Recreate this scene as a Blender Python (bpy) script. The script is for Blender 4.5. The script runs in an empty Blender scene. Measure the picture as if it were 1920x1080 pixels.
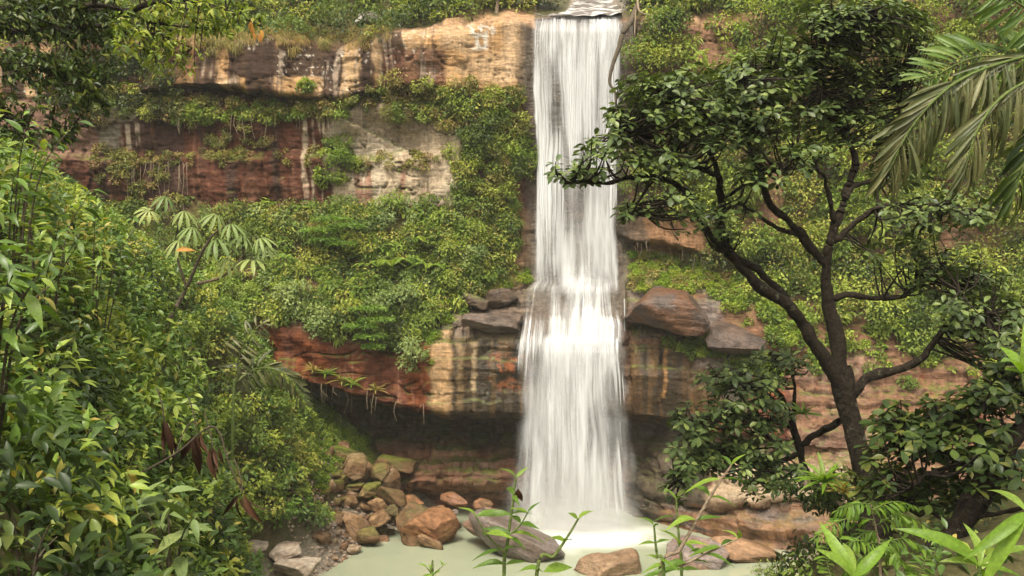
import bpy, math, random
import numpy as np
from mathutils import Vector, Matrix

# ------------------------------------------------------------------ camera, sky, sun, exposure
SC = bpy.context.scene
COL = SC.collection
CAMZ = 10.0
F = 960.0 / math.tan(math.radians(30.0))          # focal length in photograph pixels

cam_d = bpy.data.cameras.new('camera')
cam_d.sensor_width = 36.0
cam_d.lens = 18.0 / math.tan(math.radians(30.0))
cam_d.clip_start = 0.05
cam_d.clip_end = 600.0
cam = bpy.data.objects.new('camera', cam_d)
cam.location = (0, 0, CAMZ)
cam.rotation_euler = (math.radians(90), 0, 0)
COL.objects.link(cam)
SC.camera = cam

SUN_EL, SUN_AZ = 58.0, 200.0                       # azimuth clockwise from +Y: behind the camera, a little to the left
world = bpy.data.worlds.new('World')
SC.world = world
world.use_nodes = True
wn, wl = world.node_tree.nodes, world.node_tree.links
bg = wn['Background']
sky = wn.new('ShaderNodeTexSky')
sky.sky_type = 'NISHITA'
sky.sun_disc = False
sky.sun_elevation = math.radians(SUN_EL)
sky.sun_rotation = math.radians(SUN_AZ)
sky.air_density = 1.2
sky.dust_density = 6.0
sky.ozone_density = 0.6
hs = wn.new('ShaderNodeHueSaturation')
hs.inputs['Saturation'].default_value = 0.22       # thin overcast: a nearly white sky
wl.new(sky.outputs[0], hs.inputs['Color'])
warm = wn.new('ShaderNodeMixRGB')
warm.blend_type = 'MULTIPLY'
warm.inputs[0].default_value = 1.0
warm.inputs[2].default_value = (1.0, 0.95, 0.86, 1)
wl.new(hs.outputs[0], warm.inputs[1])
wl.new(warm.outputs[0], bg.inputs['Color'])
bg.inputs['Strength'].default_value = 0.14

sd = bpy.data.lights.new('sun', 'SUN')
sd.energy = 1.5
sd.angle = math.radians(14)
sd.color = (1.0, 0.93, 0.80)
sun = bpy.data.objects.new('sun', sd)
el, az = math.radians(SUN_EL), math.radians(SUN_AZ)
to_sun = Vector((math.sin(az) * math.cos(el), math.cos(az) * math.cos(el), math.sin(el)))
sun.rotation_euler = to_sun.to_track_quat('Z', 'Y').to_euler()
sun.location = (0, -10, 40)
COL.objects.link(sun)

SC.view_settings.view_transform = 'Standard'
SC.view_settings.look = 'None'
SC.view_settings.gamma = 1.0
SC.view_settings.use_curve_mapping = False
SC.view_settings.exposure = 1.2
SC.render.engine = 'CYCLES'
SC.cycles.use_denoising = True
SC.cycles.max_bounces = 6
SC.cycles.diffuse_bounces = 3
SC.cycles.glossy_bounces = 2
SC.cycles.transmission_bounces = 4
SC.cycles.transparent_max_bounces = 24
SC.cycles.volume_bounces = 1
SC.cycles.use_adaptive_sampling = True

RNG = np.random.default_rng(7)
random.seed(7)


def at(px, py, Y):
    return np.array([(px - 960.0) / F * Y, Y, CAMZ - (py - 540.0) / F * Y])


def to_px(P):
    P = np.asarray(P)
    return 960 + P[..., 0] / P[..., 1] * F, 540 - (P[..., 2] - CAMZ) / P[..., 1] * F


# ------------------------------------------------------------------ numpy noise
def _hash(ix, iy, iz, seed):
    h = (ix * 374761393 + iy * 668265263 + iz * 2147483647 + seed * 1274126177) & 0xFFFFFFFF
    h = ((h ^ (h >> 13)) * 1274126177) & 0xFFFFFFFF
    h = ((h ^ (h >> 16)) * 2246822519) & 0xFFFFFFFF
    h = h ^ (h >> 15)
    return (h & 0xFFFFFF) / float(0xFFFFFF)


def noise(x, y=0.0, z=0.0, seed=0):
    x, y, z = np.broadcast_arrays(np.asarray(x, float), np.asarray(y, float), np.asarray(z, float))
    ix, iy, iz = np.floor(x).astype(np.int64), np.floor(y).astype(np.int64), np.floor(z).astype(np.int64)
    fx, fy, fz = x - ix, y - iy, z - iz
    fx, fy, fz = fx * fx * (3 - 2 * fx), fy * fy * (3 - 2 * fy), fz * fz * (3 - 2 * fz)
    r = 0
    for dx in (0, 1):
        wx = fx if dx else 1 - fx
        for dy in (0, 1):
            wy = fy if dy else 1 - fy
            for dz in (0, 1):
                wz = fz if dz else 1 - fz
                r = r + wx * wy * wz * _hash(ix + dx, iy + dy, iz + dz, seed)
    return r


def fbm(x, y=0.0, z=0.0, seed=0, octaves=4):
    a, s, t = 1.0, 0.0, 0.0
    x, y, z = np.asarray(x, float), np.asarray(y, float), np.asarray(z, float)
    for o in range(octaves):
        s = s + a * noise(x, y, z, seed + o * 17)
        t += a
        a *= 0.5
        x, y, z = x * 2.03, y * 2.03, z * 2.03
    return s / t


def sstep(a, b, x):
    t = np.clip((x - a) / (b - a), 0, 1)
    return t * t * (3 - 2 * t)


# ------------------------------------------------------------------ mesh helpers
def mesh_from(name, V, faces_flat, loop_sizes, smooth=True, attrs=None, colors=None):
    me = bpy.data.meshes.new(name)
    V = np.ascontiguousarray(V, np.float32)
    ff = np.ascontiguousarray(faces_flat, np.int32).ravel()
    ls = np.ascontiguousarray(loop_sizes, np.int32)
    me.vertices.add(len(V))
    me.vertices.foreach_set('co', V.ravel())
    me.loops.add(len(ff))
    me.loops.foreach_set('vertex_index', ff)
    me.polygons.add(len(ls))
    st = np.zeros(len(ls), np.int32)
    st[1:] = np.cumsum(ls)[:-1]
    me.polygons.foreach_set('loop_start', st)
    me.polygons.foreach_set('loop_total', ls)
    me.update(calc_edges=True)
    if smooth:
        me.polygons.foreach_set('use_smooth', np.ones(len(ls), bool))
    for k, v in (attrs or {}).items():
        a = me.attributes.new(k, 'FLOAT', 'POINT')
        a.data.foreach_set('value', np.ascontiguousarray(v, np.float32))
    for k, v in (colors or {}).items():
        a = me.attributes.new(k, 'FLOAT_COLOR', 'POINT')
        c = np.ones((len(V), 4), np.float32)
        c[:, :3] = v
        a.data.foreach_set('color', c.ravel())
    return me


def grid_faces(nr, nc):
    i = np.arange(nr * nc).reshape(nr, nc)
    q = np.stack([i[:-1, :-1], i[1:, :-1], i[1:, 1:], i[:-1, 1:]], -1).reshape(-1, 4)
    return q


def link(name, data, mat=None, parent=None):
    o = bpy.data.objects.new(name, data)
    COL.objects.link(o)
    if mat is not None and data is not None and not data.materials:
        data.materials.append(mat)
    if parent is not None:
        o.parent = parent
    return o


def tag(o, label=None, cat=None, group=None, kind=None):
    if label: o['label'] = label
    if cat: o['category'] = cat
    if group: o['group'] = group
    if kind: o['kind'] = kind
    return o


def empty(name, loc, label=None, cat=None, group=None):
    o = bpy.data.objects.new(name, None)
    o.location = Vector([float(c) for c in loc])
    o.empty_display_size = 0.1
    COL.objects.link(o)
    return tag(o, label, cat, group)


def nrm(v):
    return v / np.maximum(np.linalg.norm(v, axis=-1, keepdims=True), 1e-9)


# ------------------------------------------------------------------ materials
def new_mat(name):
    m = bpy.data.materials.new(name)
    m.use_nodes = True
    nt = m.node_tree
    b = nt.nodes['Principled BSDF']
    return m, nt, nt.nodes, nt.links, b


def leaf_mat(name, stops, rough=0.42, trans=0.3, spec=0.45, tmul=(1.5, 1.55, 0.6), gain=1.0):
    m, nt, N, L, b = new_mat(name)
    at_ = N.new('ShaderNodeAttribute'); at_.attribute_name = 'rnd'
    oi = N.new('ShaderNodeObjectInfo')
    ad = N.new('ShaderNodeMath'); ad.operation = 'ADD'
    fr = N.new('ShaderNodeMath'); fr.operation = 'FRACT'
    L.new(at_.outputs['Fac'], ad.inputs[0]); L.new(oi.outputs['Random'], ad.inputs[1]); L.new(ad.outputs[0], fr.inputs[0])
    rp = N.new('ShaderNodeValToRGB')
    el_ = rp.color_ramp.elements
    while len(el_) < len(stops): el_.new(0.5)
    for e, (p, c) in zip(el_, stops):
        e.position = p; e.color = (c[0] * gain * 1.19, c[1] * gain * 1.07, c[2] * gain * 0.96, 1)
    L.new(fr.outputs[0], rp.inputs[0])
    tc = N.new('ShaderNodeTexCoord')
    nz = N.new('ShaderNodeTexNoise'); nz.inputs['Scale'].default_value = 14; nz.inputs['Detail'].default_value = 3
    L.new(tc.outputs['Object'], nz.inputs['Vector'])
    mr = N.new('ShaderNodeMapRange'); mr.inputs['From Min'].default_value = 0.3; mr.inputs['From Max'].default_value = 0.7
    mr.inputs['To Min'].default_value = 0.72; mr.inputs['To Max'].default_value = 1.2
    L.new(nz.outputs['Fac'], mr.inputs['Value'])
    mx = N.new('ShaderNodeVectorMath'); mx.operation = 'SCALE'
    L.new(rp.outputs[0], mx.inputs[0]); L.new(mr.outputs[0], mx.inputs['Scale'])
    L.new(mx.outputs[0], b.inputs['Base Color'])
    b.inputs['Roughness'].default_value = rough
    b.inputs['Specular IOR Level'].default_value = spec * 0.55
    tm = N.new('ShaderNodeVectorMath'); tm.operation = 'MULTIPLY'
    tm.inputs[1].default_value = tmul
    L.new(mx.outputs[0], tm.inputs[0])
    tr = N.new('ShaderNodeBsdfTranslucent'); L.new(tm.outputs[0], tr.inputs['Color'])
    ms = N.new('ShaderNodeMixShader'); ms.inputs[0].default_value = trans
    L.new(b.outputs[0], ms.inputs[1]); L.new(tr.outputs[0], ms.inputs[2])
    L.new(ms.outputs[0], N['Material Output'].inputs['Surface'])
    return m


def attr_rock_mat(name, scale=1.0, rough=0.8, bump=0.5, wetattr=True, grain=0.42, streaks=False):
    m, nt, N, L, b = new_mat(name)
    at_ = N.new('ShaderNodeAttribute'); at_.attribute_name = 'Col'
    tc = N.new('ShaderNodeTexCoord')
    n1 = N.new('ShaderNodeTexNoise'); n1.inputs['Scale'].default_value = 4.0 * scale; n1.inputs['Detail'].default_value = 5; n1.inputs['Roughness'].default_value = 0.68
    L.new(tc.outputs['Object'], n1.inputs['Vector'])
    mp = N.new('ShaderNodeMapping'); mp.inputs['Scale'].default_value = (1.0, 1.0, 3.2)
    L.new(tc.outputs['Object'], mp.inputs['Vector'])
    n2 = N.new('ShaderNodeTexNoise'); n2.inputs['Scale'].default_value = 1.6 * scale; n2.inputs['Detail'].default_value = 3
    L.new(mp.outputs[0], n2.inputs['Vector'])
    sm = N.new('ShaderNodeMath'); sm.operation = 'ADD'
    L.new(n1.outputs['Fac'], sm.inputs[0]); L.new(n2.outputs['Fac'], sm.inputs[1])
    mr = N.new('ShaderNodeMapRange'); mr.inputs['From Min'].default_value = 0.65; mr.inputs['From Max'].default_value = 1.35
    mr.inputs['To Min'].default_value = 1 - grain; mr.inputs['To Max'].default_value = 1 + grain
    L.new(sm.outputs[0], mr.inputs['Value'])
    mx = N.new('ShaderNodeVectorMath'); mx.operation = 'SCALE'
    mp3 = N.new('ShaderNodeMapping'); mp3.inputs['Scale'].default_value = (7.0, 7.0, 0.5)
    L.new(tc.outputs['Object'], mp3.inputs['Vector'])
    n3 = N.new('ShaderNodeTexNoise'); n3.inputs['Scale'].default_value = 1.0; n3.inputs['Detail'].default_value = 3; n3.inputs['Distortion'].default_value = 0.7
    L.new(mp3.outputs[0], n3.inputs['Vector'])
    mr3 = N.new('ShaderNodeMapRange'); mr3.inputs['From Min'].default_value = 0.35; mr3.inputs['From Max'].default_value = 0.65
    mr3.inputs['To Min'].default_value = 0.64 if streaks else 1.0; mr3.inputs['To Max'].default_value = 0.86 if streaks else 0.78
    L.new(n3.outputs['Fac'], mr3.inputs['Value'])
    mp4 = N.new('ShaderNodeMapping'); mp4.inputs['Scale'].default_value = (0.5, 0.5, 11.0)
    L.new(tc.outputs['Object'], mp4.inputs['Vector'])
    n4 = N.new('ShaderNodeTexNoise'); n4.inputs['Scale'].default_value = 1.0; n4.inputs['Distortion'].default_value = 0.5; n4.inputs['Detail'].default_value = 4; n4.inputs['Roughness'].default_value = 0.65
    L.new(mp4.outputs[0], n4.inputs['Vector'])
    mr4 = N.new('ShaderNodeMapRange'); mr4.inputs['From Min'].default_value = 0.36; mr4.inputs['From Max'].default_value = 0.5
    mr4.inputs['To Min'].default_value = 0.80; mr4.inputs['To Max'].default_value = 1.0
    L.new(n4.outputs['Fac'], mr4.inputs['Value'])
    mm4 = N.new('ShaderNodeMath'); mm4.operation = 'MULTIPLY'
    L.new(mr.outputs[0], mm4.inputs[0]); L.new(mr4.outputs[0], mm4.inputs[1])
    mm3 = N.new('ShaderNodeMath'); mm3.operation = 'MULTIPLY'
    L.new(mm4.outputs[0], mm3.inputs[0]); L.new(mr3.outputs[0], mm3.inputs[1])
    L.new(at_.outputs['Color'], mx.inputs[0]); L.new(mm3.outputs[0], mx.inputs['Scale'])
    L.new(mx.outputs[0], b.inputs['Base Color'])
    if wetattr:
        wa = N.new('ShaderNodeAttribute'); wa.attribute_name = 'wet'
        wr = N.new('ShaderNodeMapRange'); wr.inputs['To Min'].default_value = rough; wr.inputs['To Max'].default_value = 0.36
        L.new(wa.outputs['Fac'], wr.inputs['Value']); L.new(wr.outputs[0], b.inputs['Roughness'])
        ws = N.new('ShaderNodeMapRange'); ws.inputs['To Min'].default_value = 0.10; ws.inputs['To Max'].default_value = 0.32
        L.new(wa.outputs['Fac'], ws.inputs['Value']); L.new(ws.outputs[0], b.inputs['Specular IOR Level'])
    else:
        b.inputs['Roughness'].default_value = rough
        b.inputs['Specular IOR Level'].default_value = 0.1
    bp = N.new('ShaderNodeBump'); bp.inputs['Strength'].default_value = bump; bp.inputs['Distance'].default_value = 0.10
    L.new(sm.outputs[0], bp.inputs['Height']); L.new(bp.outputs[0], b.inputs['Normal'])
    return m


def bark_mat(name, c1, c2, lichen=False):
    m, nt, N, L, b = new_mat(name)
    tc = N.new('ShaderNodeTexCoord')
    n1 = N.new('ShaderNodeTexNoise'); n1.inputs['Scale'].default_value = 16; n1.inputs['Detail'].default_value = 6; n1.inputs['Roughness'].default_value = 0.7
    L.new(tc.outputs['Object'], n1.inputs['Vector'])
    rp = N.new('ShaderNodeValToRGB')
    e = rp.color_ramp.elements
    e[0].position = 0.35; e[0].color = (*c1, 1); e[1].position = 0.72; e[1].color = (*c2, 1)
    L.new(n1.outputs['Fac'], rp.inputs[0]); L.new(rp.outputs[0], b.inputs['Base Color'])
    if lichen:
        n2 = N.new('ShaderNodeTexNoise'); n2.inputs['Scale'].default_value = 7; n2.inputs['Detail'].default_value = 5; n2.inputs['Roughness'].default_value = 0.75
        L.new(tc.outputs['Object'], n2.inputs['Vector'])
        r2 = N.new('ShaderNodeValToRGB'); q = r2.color_ramp.elements
        q[0].position = 0.60; q[0].color = (0, 0, 0, 1); q[1].position = 0.66; q[1].color = (0.75, 0.75, 0.75, 1)
        L.new(n2.outputs['Fac'], r2.inputs[0])
        mx = N.new('ShaderNodeMixRGB'); mx.inputs[2].default_value = (0.13, 0.13, 0.085, 1)
        L.new(r2.outputs[0], mx.inputs[0]); L.new(rp.outputs[0], mx.inputs[1]); L.new(mx.outputs[0], b.inputs['Base Color'])
    b.inputs['Roughness'].default_value = 0.85
    b.inputs['Specular IOR Level'].default_value = 0.15
    bp = N.new('ShaderNodeBump'); bp.inputs['Strength'].default_value = 1.0; bp.inputs['Distance'].default_value = 0.05
    L.new(n1.outputs['Fac'], bp.inputs['Height']); L.new(bp.outputs[0], b.inputs['Normal'])
    return m


G = dict(
    cliff=leaf_mat('cliff_leaf', [(0.0, (0.035, 0.065, 0.014)), (0.35, (0.085, 0.135, 0.024)), (0.62, (0.15, 0.20, 0.032)), (0.86, (0.19, 0.235, 0.042)), (0.96, (0.19, 0.18, 0.05)), (1.0, (0.035, 0.065, 0.014))], rough=0.5, trans=0.28, gain=1.45),
    brownish=leaf_mat('ledge_leaf', [(0.0, (0.05, 0.07, 0.018)), (0.3, (0.11, 0.13, 0.03)), (0.55, (0.16, 0.15, 0.045)), (0.75, (0.15, 0.10, 0.05)), (0.92, (0.20, 0.22, 0.05)), (1.0, (0.05, 0.07, 0.018))], rough=0.55, trans=0.22, gain=1.3),
    bright=leaf_mat('bright_leaf', [(0.0, (0.06, 0.11, 0.018)), (0.5, (0.11, 0.18, 0.026)), (0.85, (0.18, 0.24, 0.036)), (1.0, (0.06, 0.11, 0.018))], rough=0.5, trans=0.32, gain=1.35),
    pale=leaf_mat('pale_leaf', [(0.0, (0.09, 0.15, 0.05)), (0.5, (0.15, 0.22, 0.08)), (0.85, (0.22, 0.28, 0.10)), (1.0, (0.09, 0.15, 0.05))], rough=0.45, trans=0.22, gain=1.15),
    dark=leaf_mat('dark_leaf', [(0.0, (0.018, 0.038, 0.010)), (0.45, (0.035, 0.065, 0.014)), (0.8, (0.065, 0.105, 0.02)), (0.93, (0.12, 0.14, 0.03)), (1.0, (0.018, 0.038, 0.010))], rough=0.4, trans=0.22),
    bank=leaf_mat('bank_leaf', [(0.0, (0.03, 0.06, 0.014)), (0.4, (0.06, 0.115, 0.022)), (0.75, (0.10, 0.165, 0.03)), (0.95, (0.15, 0.20, 0.035)), (0.985, (0.20, 0.17, 0.04)), (1.0, (0.03, 0.06, 0.014))], rough=0.36, trans=0.25, spec=0.55, gain=1.5),
    tree=leaf_mat('tree_leaf', [(0.0, (0.025, 0.045, 0.014)), (0.45, (0.05, 0.085, 0.024)), (0.75, (0.085, 0.13, 0.04)), (0.95, (0.13, 0.18, 0.05)), (1.0, (0.025, 0.045, 0.014))], rough=0.38, trans=0.18, spec=0.5, gain=1.15),
    sapling=leaf_mat('sapling_leaf', [(0.0, (0.05, 0.11, 0.015)), (0.5, (0.10, 0.19, 0.025)), (1.0, (0.17, 0.28, 0.04))], rough=0.4, trans=0.4),
    strap=leaf_mat('strap_leaf', [(0.0, (0.10, 0.20, 0.02)), (0.5, (0.14, 0.26, 0.03)), (1.0, (0.18, 0.28, 0.06))], rough=0.4, trans=0.42),
    feather=leaf_mat('feather_leaf', [(0.0, (0.055, 0.12, 0.016)), (0.5, (0.09, 0.18, 0.022)), (1.0, (0.14, 0.235, 0.03))], rough=0.45, trans=0.35),
    palm=leaf_mat('palm_leaf', [(0.0, (0.035, 0.05, 0.018)), (0.5, (0.075, 0.095, 0.035)), (0.85, (0.14, 0.15, 0.07)), (1.0, (0.035, 0.05, 0.018))], rough=0.4, trans=0.15, spec=0.5),
    palmgreen=leaf_mat('palm_green_leaf', [(0.0, (0.05, 0.10, 0.02)), (0.5, (0.085, 0.16, 0.03)), (1.0, (0.12, 0.19, 0.04))], rough=0.4, trans=0.25),
    dead=leaf_mat('dead_leaf', [(0.0, (0.025, 0.013, 0.008)), (0.5, (0.05, 0.025, 0.015)), (1.0, (0.09, 0.045, 0.025))], rough=0.6, trans=0.08, tmul=(1, .8, .6)),
    orange=leaf_mat('withered_leaf', [(0.0, (0.35, 0.16, 0.03)), (1.0, (0.45, 0.25, 0.05))], rough=0.5, trans=0.3, tmul=(1.2, 1, .6)),
    moss=leaf_mat('moss_leaf', [(0.0, (0.05, 0.10, 0.012)), (0.5, (0.10, 0.17, 0.018)), (0.85, (0.16, 0.21, 0.025)), (1.0, (0.05, 0.10, 0.012))], rough=0.7, trans=0.2, spec=0.2, gain=1.4),
    dry=leaf_mat('dry_grass_leaf', [(0.0, (0.14, 0.14, 0.04)), (0.5, (0.20, 0.18, 0.05)), (0.8, (0.27, 0.20, 0.08)), (1.0, (0.10, 0.13, 0.03))], rough=0.6, trans=0.3, gain=1.2),
)
BARK = bark_mat('mossy_bark', (0.010, 0.007, 0.005), (0.05, 0.038, 0.024), lichen=True)
TWIG = bark_mat('twig_bark', (0.06, 0.045, 0.03), (0.16, 0.13, 0.09))
PALETWIG = bark_mat('pale_twig', (0.20, 0.14, 0.09), (0.34, 0.27, 0.19))
GREENSTEM = bark_mat('green_stem', (0.08, 0.13, 0.03), (0.17, 0.20, 0.06))
CLIFF = attr_rock_mat('cliff_rock', scale=1.6, bump=0.6, streaks=True)
GROUND = attr_rock_mat('bank_soil', scale=2.0, rough=0.9, wetattr=False)

# ------------------------------------------------------------------ ground sheet (banks, gravel shore, pool bed)
gc = []
def gp(px, py, Y, dz=0.0):
    p = at(px, py, Y); gc.append((p[0], p[1], p[2] + dz))
# near slope under the camera and down to the stream
for X in (-2.5, 0, 2.5, 5):
    for Y, Z in ((-8, 8.9), (-2, 8.45), (1, 8.3), (3, 8.0), (6, 6.6), (10, 3.6)):
        gc.append((X, Y, Z + (0.0 if X < 4 else 0.35)))
for X, Y, Z in ((0, 14, 0.8), (0, 20, -1.1), (-1, 26, -1.3), (3, 26, -1.2), (0, 31, -1.3), (-3, 31, -1.0), (4, 33, -1.3), (2, 36, -1.3),
                (-2, 36, -1.3), (0, 42, -1.3), (7, 40, -1.2), (4, 22, -0.8), (-3, 22, -0.6), (6, 30, -0.6)):
    gc.append((X, Y, Z))
# left bank, slice by slice (ground lies about half a metre under the foliage)
LEFT = {5: [(-500, 250), (-100, 560), (60, 820), (200, 1120)],
        8: [(-500, 200), (-100, 420), (60, 640), (190, 900), (260, 1150)],
        12: [(-400, 150), (-50, 370), (130, 560), (250, 790), (330, 1000), (380, 1180)],
        17: [(-300, 150), (30, 360), (200, 520), (300, 690), (350, 880), (375, 1060), (400, 1180)],
        22: [(-200, 170), (100, 370), (240, 500), (320, 640), (370, 800), (385, 960), (410, 1120)],
        27: [(-100, 250), (150, 400), (280, 550), (360, 720), (400, 880), (420, 1010), (450, 1090)],
        31: [(0, 330), (250, 480), (400, 600), (490, 750), (530, 900), (540, 1000), (600, 1068)],
        34.5: [(0, 300), (250, 470), (430, 620), (520, 760), (580, 890), (620, 975), (690, 1022)],
        37: [(0, 280), (300, 500), (470, 650), (560, 770), (640, 880), (700, 950), (770, 1000)],
        39.5: [(200, 420), (480, 640), (580, 740), (680, 820), (750, 900)]}
for Y, pts in LEFT.items():
    for px, py in pts:
        gp(px, py, Y, -0.45 if Y < 30 else -0.1)
RIGHT = {6: [(1250, 1330), (1600, 1180), (2000, 1080), (2600, 900)],
         9: [(1350, 1300), (1650, 1090), (1950, 1000), (2600, 760)],
         13: [(1400, 1260), (1540, 1080), (1640, 960), (1850, 930), (2300, 760)],
         18: [(1420, 1230), (1560, 1110), (1750, 1000), (2050, 900), (2400, 700)],
         24: [(1380, 1160), (1560, 1090), (1800, 1010), (2100, 900)],
         29: [(1390, 1120), (1500, 1085), (1600, 1050), (1850, 960), (2100, 880)],
         33: [(1480, 1035), (1700, 960), (2000, 900)]}
for Y, pts in RIGHT.items():
    for px, py in pts:
        gp(px, py, Y, -0.25)
GC = np.array(gc)


def _phi(r2):
    return 0.5 * r2 * np.log(np.maximum(r2, 1e-9))


def _solve_tps():
    XY = GC[:, :2] / 10.0
    d2 = ((XY[:, None] - XY[None]) ** 2).sum(-1)
    n = len(XY)
    A = np.zeros((n + 3, n + 3))
    A[:n, :n] = _phi(d2) + np.eye(n) * 0.004
    A[:n, n] = 1; A[:n, n + 1:] = XY
    A[n, :n] = 1; A[n + 1:, :n] = XY.T
    return np.linalg.solve(A, np.concatenate([GC[:, 2], np.zeros(3)]))


_W = _solve_tps()


def ground_base(X, Y):
    X, Y = np.asarray(X, float), np.asarray(Y, float)
    sh = X.shape
    q = np.stack([X.ravel(), Y.ravel()], -1) / 10.0
    out = np.empty(len(q))
    XY = GC[:, :2] / 10.0
    for s in range(0, len(q), 20000):
        b = q[s:s + 20000]
        d2 = ((b[:, None] - XY[None]) ** 2).sum(-1)
        out[s:s + 20000] = _phi(d2) @ _W[:-3] + _W[-3] + b @ _W[-2:]
    return out.reshape(sh)


def ground_z(X, Y):
    b = ground_base(X, Y)
    n = (fbm(np.asarray(X) * 0.9, np.asarray(Y) * 0.9, 0, 5, 4) - 0.5) * 0.35
    return np.clip(b + n, -1.6, 24)


gx = np.linspace(-34, 34, 290)
gy = np.linspace(-9, 44, 230)
GXX, GYY = np.meshgrid(gx, gy)
GZ = ground_z(GXX, GYY)
V = np.stack([GXX, GYY, GZ], -1).reshape(-1, 3)
gpx, gpy = to_px(np.where(V[:, 1:2] > 1, V, np.array([[0, 1, 0]])))
gn = fbm(V[:, 0] * 1.3, V[:, 1] * 1.3, V[:, 2], 3, 4)[:, None]
soil = np.array([0.075, 0.052, 0.03]); leafy = np.array([0.06, 0.075, 0.02]); gravel = np.array([0.30, 0.25, 0.19]); mossc = np.array([0.13, 0.16, 0.025])
gcol = soil * (1 - gn) + leafy * gn
shore = (sstep(1.6, 0.4, V[:, 2]) * sstep(26, 29, V[:, 1]))[:, None]
gcol = gcol * (1 - shore) + gravel * (0.7 + 0.6 * gn) * shore
mm = (sstep(35, 37, V[:, 1]) * sstep(1.4, 2.2, V[:, 2]) * sstep(-11, -9, V[:, 0]))[:, None] * sstep(0.35, 0.6, gn)
gcol = gcol * (1 - mm) + mossc * mm
o = link('ground', mesh_from('ground', V, grid_faces(230, 290)[:, ::-1], np.full(229 * 289, 4), colors={'Col': gcol}), GROUND)
tag(o, 'soil banks and gravel shore sloping down to the pool', 'ground', kind='structure')

# ------------------------------------------------------------------ cliff: a surface swept along hand-placed break lines
def ln(pts):
    a = np.array(pts, float)
    return a[:, 0], a[:, 1], a[:, 2]

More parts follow.
